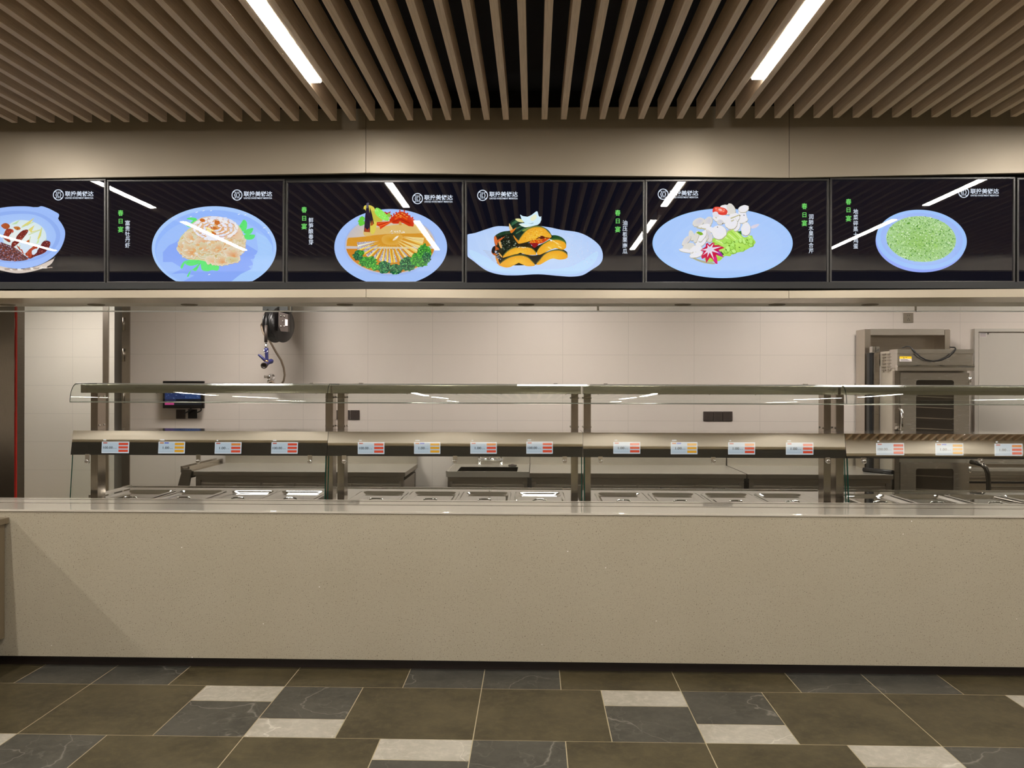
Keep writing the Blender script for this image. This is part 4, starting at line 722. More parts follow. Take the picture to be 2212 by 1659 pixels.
for i in range(4):
    xl, xr = X_(JX[i], YPT, 935)+0.0012, X_(JX[i+1], YPT, 935)-0.0012
    t = thing('sneeze_guard', ((xl+xr)/2, 4.95, ZC), GL[i], 'sneeze guard', 'sneeze guards along the serving counter')
    th = math.radians(TILT[i]); n = Vector((0, -math.cos(th), math.sin(th)))
    ztop = ZPB+(ZPT-ZPB); yt = YPB+(ztop-ZPB)*math.tan(th)
    mb = MB(); mb.face([(xl,YPB,ZPB),(xr,YPB,ZPB),(xr,yt,ztop),(xl,yt,ztop)],0)
    mb.face([(xl,yt,ztop),(xr,yt,ztop),(xr,5.165,ztop),(xl,5.165,ztop)],1); mb.face([(xl,5.165,ztop),(xr,5.165,ztop),(xr,5.165,ztop-0.03),(xl,5.165,ztop-0.03)],1)
    mb.face([(xl,YPB,ZPB),(xr,YPB,ZPB),(xr,YPB+0.02,ZPB),(xl,YPB+0.02,ZPB)],2); mb.face([(xl,YPB+0.02,ZPB),(xr,YPB+0.02,ZPB),(xr,yt+0.03,ztop-0.01),(xl,yt+0.03,ztop-0.01)],2)
    mb.face([(xl,yt+0.03,ztop-0.01),(xr,yt+0.03,ztop-0.01),(xr,5.165,ztop-0.03),(xl,5.165,ztop-0.03)],1)
    for x in (xl, xr): mb.face([(x,YPB,ZPB),(x,yt,ztop),(x,5.165,ztop),(x,5.165,ztop-0.03),(x,yt+0.03,ztop-0.01),(x,YPB+0.02,ZPB)],2)
    strip = mb.build('display_strip', [M['mirror_strip'], M['steel_bright'], M['black_gloss']], t, fix=False)
    for k, q in enumerate(TAGS[i]): price_tag(i, k, q, strip, n)
    # lower front glass leaning towards the guest
    gl, gr = xl+0.004, xr-0.004
    mb = MB(); v = [(gl,4.842,ZC+.001),(gr,4.842,ZC+.001),(gr,4.870,1.135),(gl,4.870,1.135),(gl,4.852,ZC+.001),(gr,4.852,ZC+.001),(gr,4.880,1.135),(gl,4.880,1.135)]
    mb.faces(v, [(0,1,2,3),(5,4,7,6)], 0); mb.faces(v, [(1,5,6,2),(4,0,3,7),(3,2,6,7)], 1)
    for e0, e1 in ((gl,gl+0.006),(gr-0.006,gr)): mb.face([(e0,4.8415,ZC+.001),(e1,4.8415,ZC+.001),(e1,4.8695,1.135),(e0,4.8695,1.135)], 1)
    mb.build('front_glass', [M['tint_glass'], M['edge_glass']], t, fix=False)
    # curved canopy glass
    prof = [(5.16,1.5365)]+[(4.932-0.080*math.sin(a), 1.425+0.1115*math.cos(a)) for a in [math.radians(d) for d in range(0, 91, 9)]]
    inner = [(5.16,1.5300)]+[(4.932-0.0735*math.sin(a), 1.425+0.1050*math.cos(a)) for a in [math.radians(d) for d in range(0, 91, 9)]]
    cl = xl+(0.0 if i else -0.004); cr = xr
    mb = MB(); k = len(prof)
    v = [(cl,y,z) for y,z in prof]+[(cr,y,z) for y,z in prof]+[(cl,y,z) for y,z in inner]+[(cr,y,z) for y,z in inner]
    mb.faces(v, [(j,j+1,k+j+1,k+j) for j in range(k-1)]+[(2*k+j,3*k+j,3*k+j+1,2*k+j+1) for j in range(k-1)], 0, smooth=True)
    mb.faces(v, [(j,2*k+j,2*k+j+1,j+1) for j in range(k-1)]+[(k+j,k+j+1,3*k+j+1,3*k+j) for j in range(k-1)], 1); mb.faces(v, [(k-1,2*k-1,4*k-1,3*k-1),(0,k,3*k,2*k)], 2)
    mb.tube([(cl,4.855,1.424),(cr,4.855,1.424)],0.0036,8,3).build('canopy_glass', [M['clear_glass'], M['edge_glass'], M['edge_light'], M['edge_bead']], t, fix=False)
    # lamp housing under the canopy
    hl, hr = (X_(174.3,4.968) if i == 0 else xl+0.006), xr-0.006
    hs = MB().box(hl, hr, 4.968, 5.158, 1.477, 1.5275, 0, 0.002).build('lamp_housing', M['housing'], t)
    for fx_ in (0.06, 0.30, 0.5, 0.68, 0.94): MB().lathe((hl+(hr-hl)*fx_,4.985,1.477),(0,0,-1),[(0,0.004),(0.004,0.003)],10).build('screw', M['steel_dark'], hs)
    for px in ((674,),(780,1200),(1308,1740),(1851,2340))[i]:
        x = X_(px,4.99); MB().box(x-0.011,x+0.011,4.975,5.005,1.5365,1.5425,0,0.001).build('glass_clip', M['steel_dark'], t)
    # two posts, each with four bolts
    for (pa, pb) in POST[i]:
        x0, x1 = X_(pa,5.06,900), X_(pb,5.06,900)
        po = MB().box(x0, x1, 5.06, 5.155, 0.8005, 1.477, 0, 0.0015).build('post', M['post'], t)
        for y in (5.078, 5.137):
            for z in (1.452, 1.275):
                for x, d in ((x0,-1),(x1,1)): MB().lathe((x,y,z),(d,0,0),[(0,0.006),(0.004,0.0055),(0.006,0.003)],10).build('bolt', M['steel_dark'], po)
    for px in CLAMP[i]:
        p = at(px,997,4.85); c = MB(); c.lathe((p.x,4.862,p.z),(0,-1,0),[(0,0.0125),(0.017,0.0125),(0.0195,0.0115),(0.020,0.008)],24); k_ = c.build('glass_clamp', M['chrome'], t)
        MB().box(p.x-0.013,p.x+0.013,4.852,4.856,p.z+0.004,ZPB+0.004).build('bracket', M['steel_bright'], k_)

# ------------------------------------------------------------------ hot wells and food pans
ZD, YP0, YP1 = 0.800, 5.07, 5.60
RIM = [[(282,372),(391,483),(503,593),(614,696)],[(787,874),(895,988),(1005,1100),(1118,1212)],[(1290,1383),(1406,1498),(1521,1612),(1635,1730)],[(1818,1905),(1931,2024),(2050,2142),(2166,2262)]]
WL = ['left of the first joint', 'second from the left, before the sink', 'third from the left, before the long work table', 'rightmost, before the oven']
PO = ['first', 'second', 'third', 'fourth']
pan0 = None; PW = 0.300
def make_pan():
    t = thing('food_pan', (0, (YP0+YP1)/2, ZD), 'x', 'food pan', 'lidded steel food pans in the hot wells')
    w, y0, y1, z = 0.162, YP0, YP1, ZD
    def ring(a, ya, yb, zz, r): # rounded rectangle loop
        pts = []
        for cx, cy, s in ((a-r,yb-r,0),(-a+r,yb-r,90),(-a+r,ya+r,180),(a-r,ya+r,270)):
            for d in (0,22.5,45,67.5,90): an = math.radians(s+d); pts.append((cx+r*math.cos(an), cy+r*math.sin(an), zz))
        return pts
    loops = [ring(w,y0,y1,z+0.002,0.014), ring(w,y0,y1,z+0.006,0.014), ring(w-0.012,y0+.012,y1-.012,z+0.008,0.03), ring(w-0.016,y0+.016,y1-.016,z+0.004,0.035), ring(w-0.024,y0+.024,y1-.024,z-0.006,0.045), ring(w-0.034,y0+.034,y1-.034,z-0.009,0.04)]
    mb = MB(); v = [p for l_ in loops for p in l_]; k = len(loops[0])
    mb.faces(v, [(i*k+j,i*k+(j+1)%k,(i+1)*k+(j+1)%k,(i+1)*k+j) for i in range(len(loops)-1) for j in range(k)], 0, smooth=True); mb.build('rim', M['pan'], t)
    l2 = [ring(w-0.034,y0+.034,y1-.034,z-0.009,0.04), ring(w-0.046,y0+.046,y1-.046,z-0.0075,0.036)]
    mb = MB(); v = l2[0]+l2[1]; mb.faces(v, [(j,(j+1)%k,k+(j+1)%k,k+j) for j in range(k)]+[tuple(range(k,2*k))], 0); lid = mb.build('lid', M['pan'], t)
    yc = (y0+y1)/2-0.062; h = [(-0.042,yc,z-0.008),(-0.040,yc,z-0.003),(-0.034,yc,z),(-0.018,yc,z+0.002),(0,yc,z+0.0025),(0.018,yc,z+0.002),(0.034,yc,z),(0.040,yc,z-0.003),(0.042,yc,z-0.008)]
    MB().tube(h, 0.0055, 10).build('handle', M['chrome'], t); return t
pan0 = make_pan(); first = True
for i in range(4):
    xl, xr = (X_(JX[i],5.4,1000)+0.03 if i else X_(285,5.83,1057)), X_(JX[i+1],5.4,1000)-0.03
    t = thing('hot_well', ((xl+xr)/2, 5.4, 0.0), 'steel hot well holding lidded pans, '+WL[i], 'hot well', 'hot wells behind the glass')
    cs = [ (X_(a,YP1-0.03,1068)+X_(b,YP1-0.03,1068))/2 for a, b in RIM[i] ]
    mb = MB(); es = [xl]+[q for c in cs for q in (c-0.15, c+0.15)]+[xr]
    for a, b in zip(es[0::2], es[1::2]): mb.box(a, b, YP0+0.012, YP1-0.012, ZD-0.004, ZD)
    mb.box(xl, xr, YP1-0.012, 5.83, ZD-0.004, ZD); mb.box(xl, xr, 4.885, YP0+0.012, ZD-0.004, ZD); mb.build('deck', M['pan'], t)
    MB().box(xl, xr, 5.812, 5.832, ZD, ZD+0.006).build('rear_lip', M['steel_bright'], t)
    if i == 0: MB().box(xl-0.025, xl, 5.30, 5.83, ZD-0.01, ZD+0.012, 0, 0.003).build('end_lip', M['steel_bright'], t)
    MB().box(xl+0.01, xr-0.01, 4.90, 5.81, 0.0, ZD-0.045).build('tub', M['steel_dark'], t)
    for k, c in enumerate(cs):
        o = pan0 if first else copy_tree(pan0); first = False
        o.location = (c, (YP0+YP1)/2, ZD); o['label'] = 'lidded steel food pan, %s from the left in the %s hot well' % (PO[k], PO[i] if i < 3 else 'rightmost')

# ------------------------------------------------------------------ soffit downlights and hanging glass
dl0 = None
DN = ['farthest left', 'just left of the doorway column', 'left of the hose reel', 'right of the hose reel', 'above the left black sockets', 'in the middle above the sink', 'above the triple black socket', 'left of the grey socket', 'above the oven hood']
for k, px in enumerate((14, 208, 409, 745, 942, 1137, 1475, 1678, 1879)):
    p = at(px, 658, 4.82); lab = 'small round recessed downlight in the soffit, '+DN[k]
    if dl0 is None:
        dl0 = thing('downlight', (p.x, 4.82, 2.0), lab, 'downlight', 'recessed downlights in the soffit')
        b = MB(); b.lathe((p.x,4.82,2.0),(0,0,-1),[(0,0.047),(0.004,0.047),(0.006,0.042),(0.001,0.036)],28); b.build('trim_ring', M['grey_plastic'], dl0)
        b = MB(); b.lathe((p.x,4.82,2.0),(0,0,-1),[(-0.02,0.0),(0.0008,0.036)],24); b.build('lens', M['dark_plastic'], dl0)
    else:
        o = copy_tree(dl0); o.location = (p.x, 4.82, 2.0); o['label'] = lab
ge = [XL+0.1, X_(627,4.96,665), X_(1293,4.96,665), X_(1978,4.96,665), XR-0.1]
GN = ['leftmost clear glass strip hanging under the soffit', 'clear glass strip under the soffit right of the hose reel', 'clear glass strip under the soffit left of the grey socket', 'rightmost clear glass strip under the soffit above the oven']
for k in range(4):
    a, b = ge[k]+0.002, ge[k+1]-0.002; t = thing('glass_strip', ((a+b)/2, 4.96, 2.0), GN[k], 'glass strip', 'hanging glass strips under the soffit')
    mb = MB(); v = [(a,4.955,1.9745),(b,4.955,1.9745),(b,4.955,2.03),(a,4.955,2.03),(a,4.965,1.9745),(b,4.965,1.9745),(b,4.965,2.03),(a,4.965,2.03)]
    mb.faces(v, [(0,1,2,3),(5,4,7,6)], 0); mb.faces(v, [(1,5,6,2),(4,0,3,7)], 1); mb.build('pane', [M['tint_glass'], M['edge_light']], t, fix=False)
    MB().box(a, b, 4.953, 4.967, 1.9685, 1.9755, 0, 0.001).build('edge_strip', M['polished_edge'], t)
    if k < 3: MB().box(b-0.008, b+0.004, 4.950, 4.956, 1.976, 2.003).build('joint_clip', M['steel_bright'], t)

# ------------------------------------------------------------------ kitchen
for k, (x, y, lab) in enumerate(((-4.7,7.75,'square kitchen ceiling light in the side room on the left'),(-2.3,6.35,'square kitchen ceiling light over the left work table'),(0.15,6.35,'square kitchen ceiling light over the sink'),(2.6,6.35,'square kitchen ceiling light over the oven'),(5.0,6.35,'square kitchen ceiling light beyond the right edge'))):
    t = thing('panel_light', (x, y, 2.6), lab, 'ceiling light', 'panel lights of the kitchen ceiling')
    b = MB(); 
    for q in ((x-.30,x+.30,y-.30,y-.285),(x-.30,x+.30,y+.285,y+.30),(x-.30,x-.285,y-.285,y+.285),(x+.285,x+.30,y-.285,y+.285)): b.box(*q, 2.588, 2.6)
    b.build('frame', M['white_metal'], t); MB().box(x-.285,x+.285,y-.285,y+.285,2.592,2.6).build('diffuser', M['kitchen_lamp'] if k else M['dim_lamp'], t)

def work_table(name, px0, px1, label, group, doors, basin=None, left_guard=False):
    Yf, Yb, zt = 6.86, 7.60, 0.80
    a, b = X_(px0,Yf,1022), X_(px1,Yf,1022); t = thing(name, ((a+b)/2, 7.2, 0), label, 'work table' if basin is None else 'sink', group)
    if basin is None: MB().box(a, b, Yf, Yb, zt-0.004, zt, 0, 0.0015).build('top', M['table'], t); MB().box(a, b, Yf, Yb, zt-0.038, zt-0.004, 0, 0.002).build('top_edge', M['table_front'], t)
    else:
        c, d, e, f_ = basin; mb = MB()
        for q in ((a,c,Yf,Yb),(d,b,Yf,Yb),(c,d,Yf,e),(c,d,f_,Yb)): mb.box(q[0],q[1],q[2],q[3],zt-0.038,zt)
        for q in ((a,b,Yf,Yf+.012),(a,b,Yb-.012,Yb),(a,a+.012,Yf,Yb),(b-.012,b,Yf,Yb)): mb.box(*q, zt, zt+0.008)
        mb.build('top', M['table'], t); mb = MB(); z0 = zt-0.25
        mb.face([(c,e,z0),(d,e,z0),(d,f_,z0),(c,f_,z0)])
        for q in (((c,e),(d,e)),((d,e),(d,f_)),((d,f_),(c,f_)),((c,f_),(c,e))): mb.face([(*q[0],z0),(*q[1],z0),(*q[1],zt),(*q[0],zt)])
        mb.build('basin', M['table'], t, fix=False)
    MB().box(a, b, Yb-0.018, Yb, zt, zt+0.15, 0, 0.002).build('backsplash', M['table_back'], t)
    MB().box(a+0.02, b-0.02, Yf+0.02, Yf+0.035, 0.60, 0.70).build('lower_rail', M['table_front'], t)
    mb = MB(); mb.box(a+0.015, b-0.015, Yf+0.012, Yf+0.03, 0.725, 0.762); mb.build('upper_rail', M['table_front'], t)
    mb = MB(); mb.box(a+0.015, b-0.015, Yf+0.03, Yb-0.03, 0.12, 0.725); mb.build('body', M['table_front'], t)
    for x in (a+0.015, b-0.055):
        for y in (Yf+0.012, Yb-0.06): MB().box(x, x+0.04, y, y+0.04, 0, 0.725).build('leg', M['steel_v'], t)
    for (d0, d1) in doors:
        x0, x1 = X_(d0,Yf,1050), X_(d1,Yf,1050); dd = MB().box(x0, x1, Yf+0.008, Yf+0.03, 0.14, 0.70, 0, 0.003).build('door', M['table_front'], t)
        MB().box((x0+x1)/2-0.05, (x0+x1)/2+0.05, Yf+0.001, Yf+0.008, 0.665, 0.685).build('handle', M['steel_bright'], dd)
    if left_guard:
        g_ = MB(); g_.box(a-0.045, a-0.030, Yf-0.01, Yb, 0.74, 0.838); g_.box(a-0.105, a-0.090, Yf-0.01, Yb, 0.79, 0.842); g_.box(a-0.030,a,Yf,Yb,0.76,0.80); g_.box(a-0.09,a-0.045,Yf,Yb,0.79,0.826); g_.build('side_guard', M['steel_v'], t)
        q = [at(x,y,Yf-0.03) for x, y in ((393.5,1014),(413.5,1014.5),(404,1075),(377,1075))]; MB().slab(q, 0.02).build('slanted_panel', M['steel_dark'], t)
    return t
work_table('work_table', 418, 875, 'stainless work table on the left with a slanted guard at its end', 'stainless work tables along the kitchen wall', [(436,562),(566,634),(638,757),(761,866)], None, True)
sk = work_table('sink_table', 963, 1143, 'stainless sink table with a basin and chrome tap', None, [(975,1132)], (X_(986,6.9,1018), X_(1117,6.9,1018), 6.92, 7.33))
work_table('work_table', 1144.5, 1612, 'long stainless work table between the sink and the right table', 'stainless work tables along the kitchen wall', [(1155,1300),(1304,1374),(1378,1500),(1504,1602)])
work_table('work_table', 1615, 1930, 'stainless work table on the right beside the oven', 'stainless work tables along the kitchen wall', [(1626,1770),(1774,1905)])
# bridge tap of the sink
px0, px1 = X_(1036,7.5,1000), X_(1083,7.5,1000); zt = 0.80; zb_ = Z_(992.5,7.5)
t = thing('bridge_tap', ((px0+px1)/2, 7.5, zt), 'chrome two-handle bridge tap standing on the sink table', 'tap')
for x in (px0, px1): MB().lathe((x,7.5,zt),(0,0,1),[(0,0.022),(0.01,0.022),(0.014,0.014),(0.05,0.014),(0.06,0.018),(0.085,0.018),(zb_-zt+0.012,0.012)],18).build('valve', M['chrome'], t)
MB().tube([(px0,7.5,zb_),(px1,7.5,zb_)],0.012,14).build('bridge', M['chrome'], t)
xm = (px0+px1)/2; MB().tube([(xm,7.5,zb_),(xm,7.5,zb_+0.16),(xm,7.46,zb_+0.2),(xm,7.38,zb_+0.21),(xm,7.32,zb_+0.17)],0.010,12).build('spout', M['chrome'], t)
for x, d in ((px0,-1),(px1,1)): MB().tube([(x,7.49,zt+0.072),(x,7.45,zt+0.075)],[0.012,0.008],10).build('handle', M['chrome'], t)
p = at(1107,1007,7.4); t = thing('drain_plug', (p.x,7.4,0.808), 'dark round strainer lying on the sink table behind the basin', 'strainer')
MB().lathe((p.x,7.4,0.802),(0,0,1),[(0,0.036),(0.008,0.04),(0.012,0.036),(0.012,0.02),(0.017,0.012),(0.018,0.0)],24).build('body', M['dark_plastic'], t)

# sockets
def socket(px, py, name, label, m, group=None, size=0.086, holes=True, Y=YW):
    p = at(px, py, Y); h = size/2; t = thing(name, (p.x, Y, p.z), label, 'socket', group)
    MB().box(p.x-h, p.x+h, Y-0.010, Y-0.0005, p.z-h, p.z+h, 0, 0.003).build('plate', m, t)
    if holes:
        hb = MB()
        for dx, dz in ((-.008,.022),(.008,.022)): hb.box(p.x+dx-.0025,p.x+dx+.0025,Y-.0108,Y-.0095,p.z+dz-.003,p.z+dz+.003)
        for dx, dz in ((0,-.008),(-.008,-.022),(.008,-.022)): hb.box(p.x+dx-.0018,p.x+dx+.0018,Y-.0108,Y-.0095,p.z+dz-.005,p.z+dz+.005)
        hb.build('socket_holes', M['black'], t)
SG = 'dark wall sockets on the cream tiles'
socket(1529.5, 899, 'wall_socket', 'left plate of the triple dark socket on the wall', M['dark_plastic'], SG)
socket(1550.5, 899, 'wall_socket', 'middle plate of the triple dark socket on the wall', M['dark_plastic'], SG)
socket(1571.5, 899, 'wall_socket', 'right plate of the triple dark socket on the wall', M['dark_plastic'], SG)
socket(767, 896, 'wall_socket', 'dark wall socket fully visible right of the second pair of guard posts', M['dark_plastic'], SG)
socket(745.5, 896, 'wall_socket', 'dark wall socket half hidden behind a guard post', M['dark_plastic'], SG)
socket(724, 896, 'wall_socket', 'dark wall socket seen only as a sliver between two guard posts', M['dark_plastic'], SG)
socket(391, 894.5, 'wall_socket', 'dark socket with a cable plugged in below the wall tablet', M['dark_plastic'], SG)
socket(416.5, 894, 'adapter_box', 'black adapter box beside the socket below the wall tablet', M['black_gloss'], None, 0.084, False)
socket(1961.5, 686.5, 'wall_socket', 'grey wall socket high above the oven', M['grey_plastic'], None, 0.088)
# tablet on the wall
p0, p1 = at(351.5,823,7.5), at(440,882,7.5); t = thing('wall_tablet', ((p0.x+p1.x)/2,7.5,p1.z), 'black wall tablet with a blue lit screen and pink button', 'tablet')
MB().box(p0.x,p1.x,7.50,7.53,p1.z,p0.z,0,0.006).build('case', M['black_gloss'], t)
mb = MB(); r = random.Random(3)
def tq(x0,y0,x1,y1,c,l=0): mb.face([at(x,y,7.4992-l*0.0002) for x, y in ((x0,y1),(x1,y1),(x1,y0),(x0,y0))],0,tuple(v*0.55 for v in lin(c)))
tq(356,829,435.5,875,(34,34,40)); tq(356,829,433,862,(48,66,116),1); tq(400,830,433,861,(58,84,140),2); tq(356,862,380,867,(60,60,90),2); tq(356,870,376,874.6,(214,84,146),2); tq(377,870,435,874.6,(46,46,48),2)
for k in range(26): x = 358+r.random()*72; y = 831+r.random()*29; tq(x,y,x+r.uniform(1,3),y+1.0,(150,170,210),3)
mb.build('screen', M['picture'], t, fix=False); MB().box(p0.x+0.1,p1.x-0.1,7.53,7.6195,p1.z+0.06,p0.z-0.06).build('wall_mount', M['black'], t)
c1 = [at(x,y,7.53) for x, y in ((410,882),(408,886),(402,890),(396,893),(394,896))]; tag(MB().tube([Vector((q.x,7.56,q.z)) for q in c1],0.006,8).build('power_cable', M['rubber']), 'black cable from the wall tablet to the socket below it', 'cable')
c1 = [at(x,y,7.56) for x, y in ((433.5,881.5),(435,884),(434,887),(430,889.5),(426,891))]; tag(MB().tube(c1,0.006,8).build('power_cable', M['rubber']), 'black cable from the wall tablet to the adapter box', 'cable')

# hose reel on the ceiling with its spray gun, and the wall tap that feeds it
YH = 7.15
rc = at(601,700,YH); t = thing('hose_reel', (rc.x, YH, 2.55), 'black hose reel hanging under the kitchen ceiling', 'hose reel')
mx = lambda x: X_(x,YH,700); hz = lambda y: Z_(y,YH)
ax = Vector((1.0,-0.42,0)).normalized(); cR = Vector((mx(604),YH,hz(701)))
mb = MB(); mb.lathe(cR-ax*0.06, ax, [(0,0.152),(0.006,0.159),(0.012,0.152),(0.013,0.10),(0.085,0.10),(0.086,0.152),(0.092,0.159),(0.098,0.152),(0.099,0.05)], 40); mb.build('drum', M['black_gloss'], t)
mb = MB()
for k in range(4): mb.tube([cR+ax*(-0.037+0.0195*k)+(Vector((0,0,1))*math.cos(a)+ax.cross(Vector((0,0,1)))*math.sin(a))*0.128 for a in [2*math.pi*j/40 for j in range(40)]], 0.0125, 8, 0, True)
mb.build('wound_hose', M['rubber'], t)
mb = MB(); mb.box(mx(572),mx(626),YH-0.06,YH+0.08,hz(674),2.6,0,0.004); mb.build('ceiling_bracket', M['black'], t)
e_ = cR+ax*0.07; br = MB(); q = [Vector((mx(x),YH-0.12,hz(y))) for x, y in ((611,676),(631,681),(631,719),(616,718),(611,706))]; br.slab(q, 0.05); b_ = br.build('side_plate', M['dark_plastic'], t)
for x, y in ((616,685),(623,686),(620,696),(616,707),(623,707)): MB().lathe((mx(x),YH-0.12,hz(y)),(0,-1,0),[(0,0.008),(0.006,0.007),(0.009,0.003)],10).build('bolt', M['chrome'], b_)
q = [Vector((mx(x),YH-0.124,hz(y))) for x, y in ((625,692),(630.5,693),(630.5,706),(625,706))]; MB().slab(q, 0.003).build('rating_label', M['sticker'], b_)
hs = [(574.5,YH-0.14,y) for y in ()]
v = lambda x, y, d=0.16: Vector((X_(x,YH-d,y),YH-d,Z_(y,YH-d)))
MB().tube([v(577,676,.1),v(575,690),v(574.5,702),v(574.5,740)],0.011,10).build('hose_end', M['rubber'], t); MB().tube([v(574.5,703),v(574.5,740)],0.014,12).build('bend_guard', M['dark_plastic'], t)
g = thing('spray_gun', tuple(v(574.5,760)), 'navy blue spray gun hanging from the hose reel', 'spray gun')
MB().lathe(v(574.8,741),(0,0,-1),[(0,0.007),(0.02,0.007),(0.024,0.011),(0.04,0.011),(0.046,0.007)],12).build('coupling', M['chrome'], g)
MB().tube([v(575.2,752.5),v(575.4,757),v(576,766),v(576.6,776),v(577,780)],[0.017,0.018,0.0145,0.0135,0.015],14).build('grip', M['blue'], g)
MB().tube([v(588,780,.12),v(586,781,.14),v(579,784,.18),v(574,787,.22),v(571,790,.27)],[0.012,0.021,0.018,0.022,0.027],18).build('barrel', M['blue'], g)
nz_ = v(571,790,.27); MB().lathe(nz_,(v(571,790,.27)-v(574,787,.22)),[(0,0.028),(0.016,0.027),(0.016,0.018),(0.004,0.016),(0.004,0.0)],22).build('nozzle', M['dark_plastic'], g)
MB().tube([v(576,781,.2),v(571,778,.21),v(565,772,.21),v(561.5,769,.21),v(558.5,767.5,.2)],[0.012,0.013,0.012,0.011,0.008],10).build('lever', M['blue'], g); MB().tube([v(572,780.5,.225),v(579,781.5,.225)],0.009,10).build('pivot', M['brass'], g)
MB().tube([v(571,756,.185),v(570,760,.185),v(572,763,.19),v(576,762,.19),v(579,758,.19)],0.0022,6).build('safety_clip', M['chrome'], g)
wp = at(586.5,815,YW); t = thing('wall_valve', (wp.x,YW,wp.z), 'chrome wall valve below the hose reel', 'valve')
MB().lathe((wp.x,YW-0.001,wp.z),(0,-1,0),[(0,0.034),(0.006,0.033),(0.01,0.018),(0.045,0.016),(0.05,0.02),(0.075,0.02),(0.08,0.012)],22).build('body', M['chrome'], t)
MB().tube([(wp.x,YW-0.06,wp.z),(wp.x-0.012,YW-0.06,wp.z-0.055)],0.012,10).build('outlet', M['chrome'], t); MB().tube([(wp.x,YW-0.075,wp.z+0.004),(wp.x-0.035,YW-0.1,wp.z+0.004)],[0.009,0.012],10).build('handle', M['steel_dark'], t)
hp = [(wp.x-0.012,YW-0.06,wp.z-0.055)]+[tuple(at(x,y,yy)) for x, y, yy in ((587.5,824,7.55),(592,828.5,7.53),(600,832,7.5),(608,830,7.48),(613,822,7.44),(615,810,7.4),(613,795,7.36),(607,778,7.3),(597,762,7.25),(588,746,7.22),(580,733,7.2),(570,721,7.22),(566,710,7.25),(564.5,702,7.26),(567,698,7.24),(572,696.5,7.2))]
tag(MB().tube(smooth(hp,5)[:-8] if False else hp,0.0095,10).build('supply_hose', M['hose']), 'grey brown hose from the wall valve up to the hose reel', 'hose')

# doorway column, far left door
yA, yB2 = YW, 8.3
t = thing('steel_doorway', (X_(272,yA),yA,0), 'stainless doorway frame with hinges at the left end of the tiled wall', 'doorway')
MB().box(X_(264.5,yA),X_(281.5,yA),yA-0.012,yA+0.13,0,2.55).build('jamb', M['steel_v'], t)
MB().box(X_(221.5,8.2),X_(234,8.2),8.2,8.215,0,2.55).build('jamb', M['steel_v'], t)
MB().box(X_(234,8.2)-0.03,X_(264.5,yA)+0.05,8.1,8.22,2.42,2.55).build('lintel', M['steel_v'], t)
lf = MB(); a_, b_ = X_(247,7.95), X_(264.5,7.66); lf.prism([(7.66,0.02),(8.1,0.02),(8.1,2.4),(7.66,2.4)], X_(247,7.66), b_); lf.build('door_leaf', M['satin'], t)
for y in (700, 768, 860, 950): z = Z_(y,yA-0.03); MB().lathe((X_(266.5,yA-0.02),yA-0.02,z-0.06),(0,0,1),[(0,0.008),(0.12,0.008)],10).build('hinge', M['steel_dark'], t)
t = thing('cold_room_door', (X_(15,6.9),6.9,0), 'stainless door with a red seal at the left edge of the photo', 'door')
MB().box(XL+0.3,X_(31,6.9),6.90,6.98,0.02,2.58,0,0.004).build('leaf', M['steel_v'], t); MB().box(X_(30.5,6.91),X_(35.5,6.91),6.905,6.97,0.02,2.58).build('seal', M['red'], t)
jb = MB().box(X_(35.5,6.95),X_(42,6.95),6.92,7.02,0,2.6).build('jamb', M['steel_dark'], t)
for y in (700,788,880): MB().box(X_(36.5,6.95),X_(40,6.95),6.905,6.92,Z_(y,6.9)-0.05,Z_(y,6.9)+0.05,0,0.003).build('hinge', M['chrome'], jb)

# ovens, frame behind them, grey door, steel unit and pipe on the right
Yo = 6.85; ox = lambda x: X_(x,Yo,850); oz = lambda y: Z_(y,Yo,2020)
xa, xb2 = ox(1938), ox(2099)
t = thing('steam_oven', ((xa+xb2)/2,Yo,0), 'tall stainless double oven with dark windows and a yellow sticker', 'oven')
MB().box(xa+0.004,xb2-0.004,Yo+0.06,7.19,0.03,oz(757),0,0.003).build('body', M['louver'], t)
hd = MB(); hd.box(xa,xb2+0.006,Yo,Yo+0.14,oz(795),oz(756),0,0.004); hd.box(xa-0.004,xb2+0.010,Yo-0.012,Yo+0.14,oz(764),oz(754.5),0,0.003); hd = hd.build('control_head', M['steel'], t)
vis = MB(); vis.prism([(Yo-0.02,oz(794)),(Yo-0.028,oz(791)),(Yo-0.01,oz(788.5)),(Yo+0.02,oz(788.5)),(Yo+0.02,oz(801)),(Yo-0.018,oz(801))], xa-0.006, xb2+0.010); vis.build('drip_visor', M['steel_bright'], hd)
lb = MB(); z1, zm, z2 = oz(770), oz(775), oz(781); x1, x2 = ox(1943), ox(1969); lb.box(x1,x2,Yo-0.0015,Yo+0.001,z2,zm,1); lb.box(x1,x2,Yo-0.0015,Yo+0.001,zm,z1,0)
for k in range(3): lb.box(x1+0.008,x2-0.008-0.012*k,Yo-0.002,Yo,z2+0.004+0.0055*k,z2+0.0062+0.0055*k,2)
lb.face([(ox(1950.5),Yo-0.002,zm+0.003),(ox(1953.5),Yo-0.002,zm+0.003),(ox(1952),Yo-0.002,z1-0.003)],2); lb.box(ox(1955.5),ox(1959),Yo-0.002,Yo,zm+0.008,zm+0.012,2); lb.build('warning_sticker', [M['yellow'],M['sticker'],M['ink']], hd)
lv = MB()
for r_ in range(6):
    for c_ in range(2):
        ya = Yo+0.12+0.10*c_; z = oz(763)-0.027*r_; lv.box(xa-0.004,xa+0.006,ya,ya+0.07,z-0.004,z+0.004)
lv.build('louvers', M['steel_dark'], t)
MB().box(xa-0.012,ox(1945.5),Yo+0.02,Yo+0.06,0.4,oz(801)).build('door_post', M['steel_dark'], t)
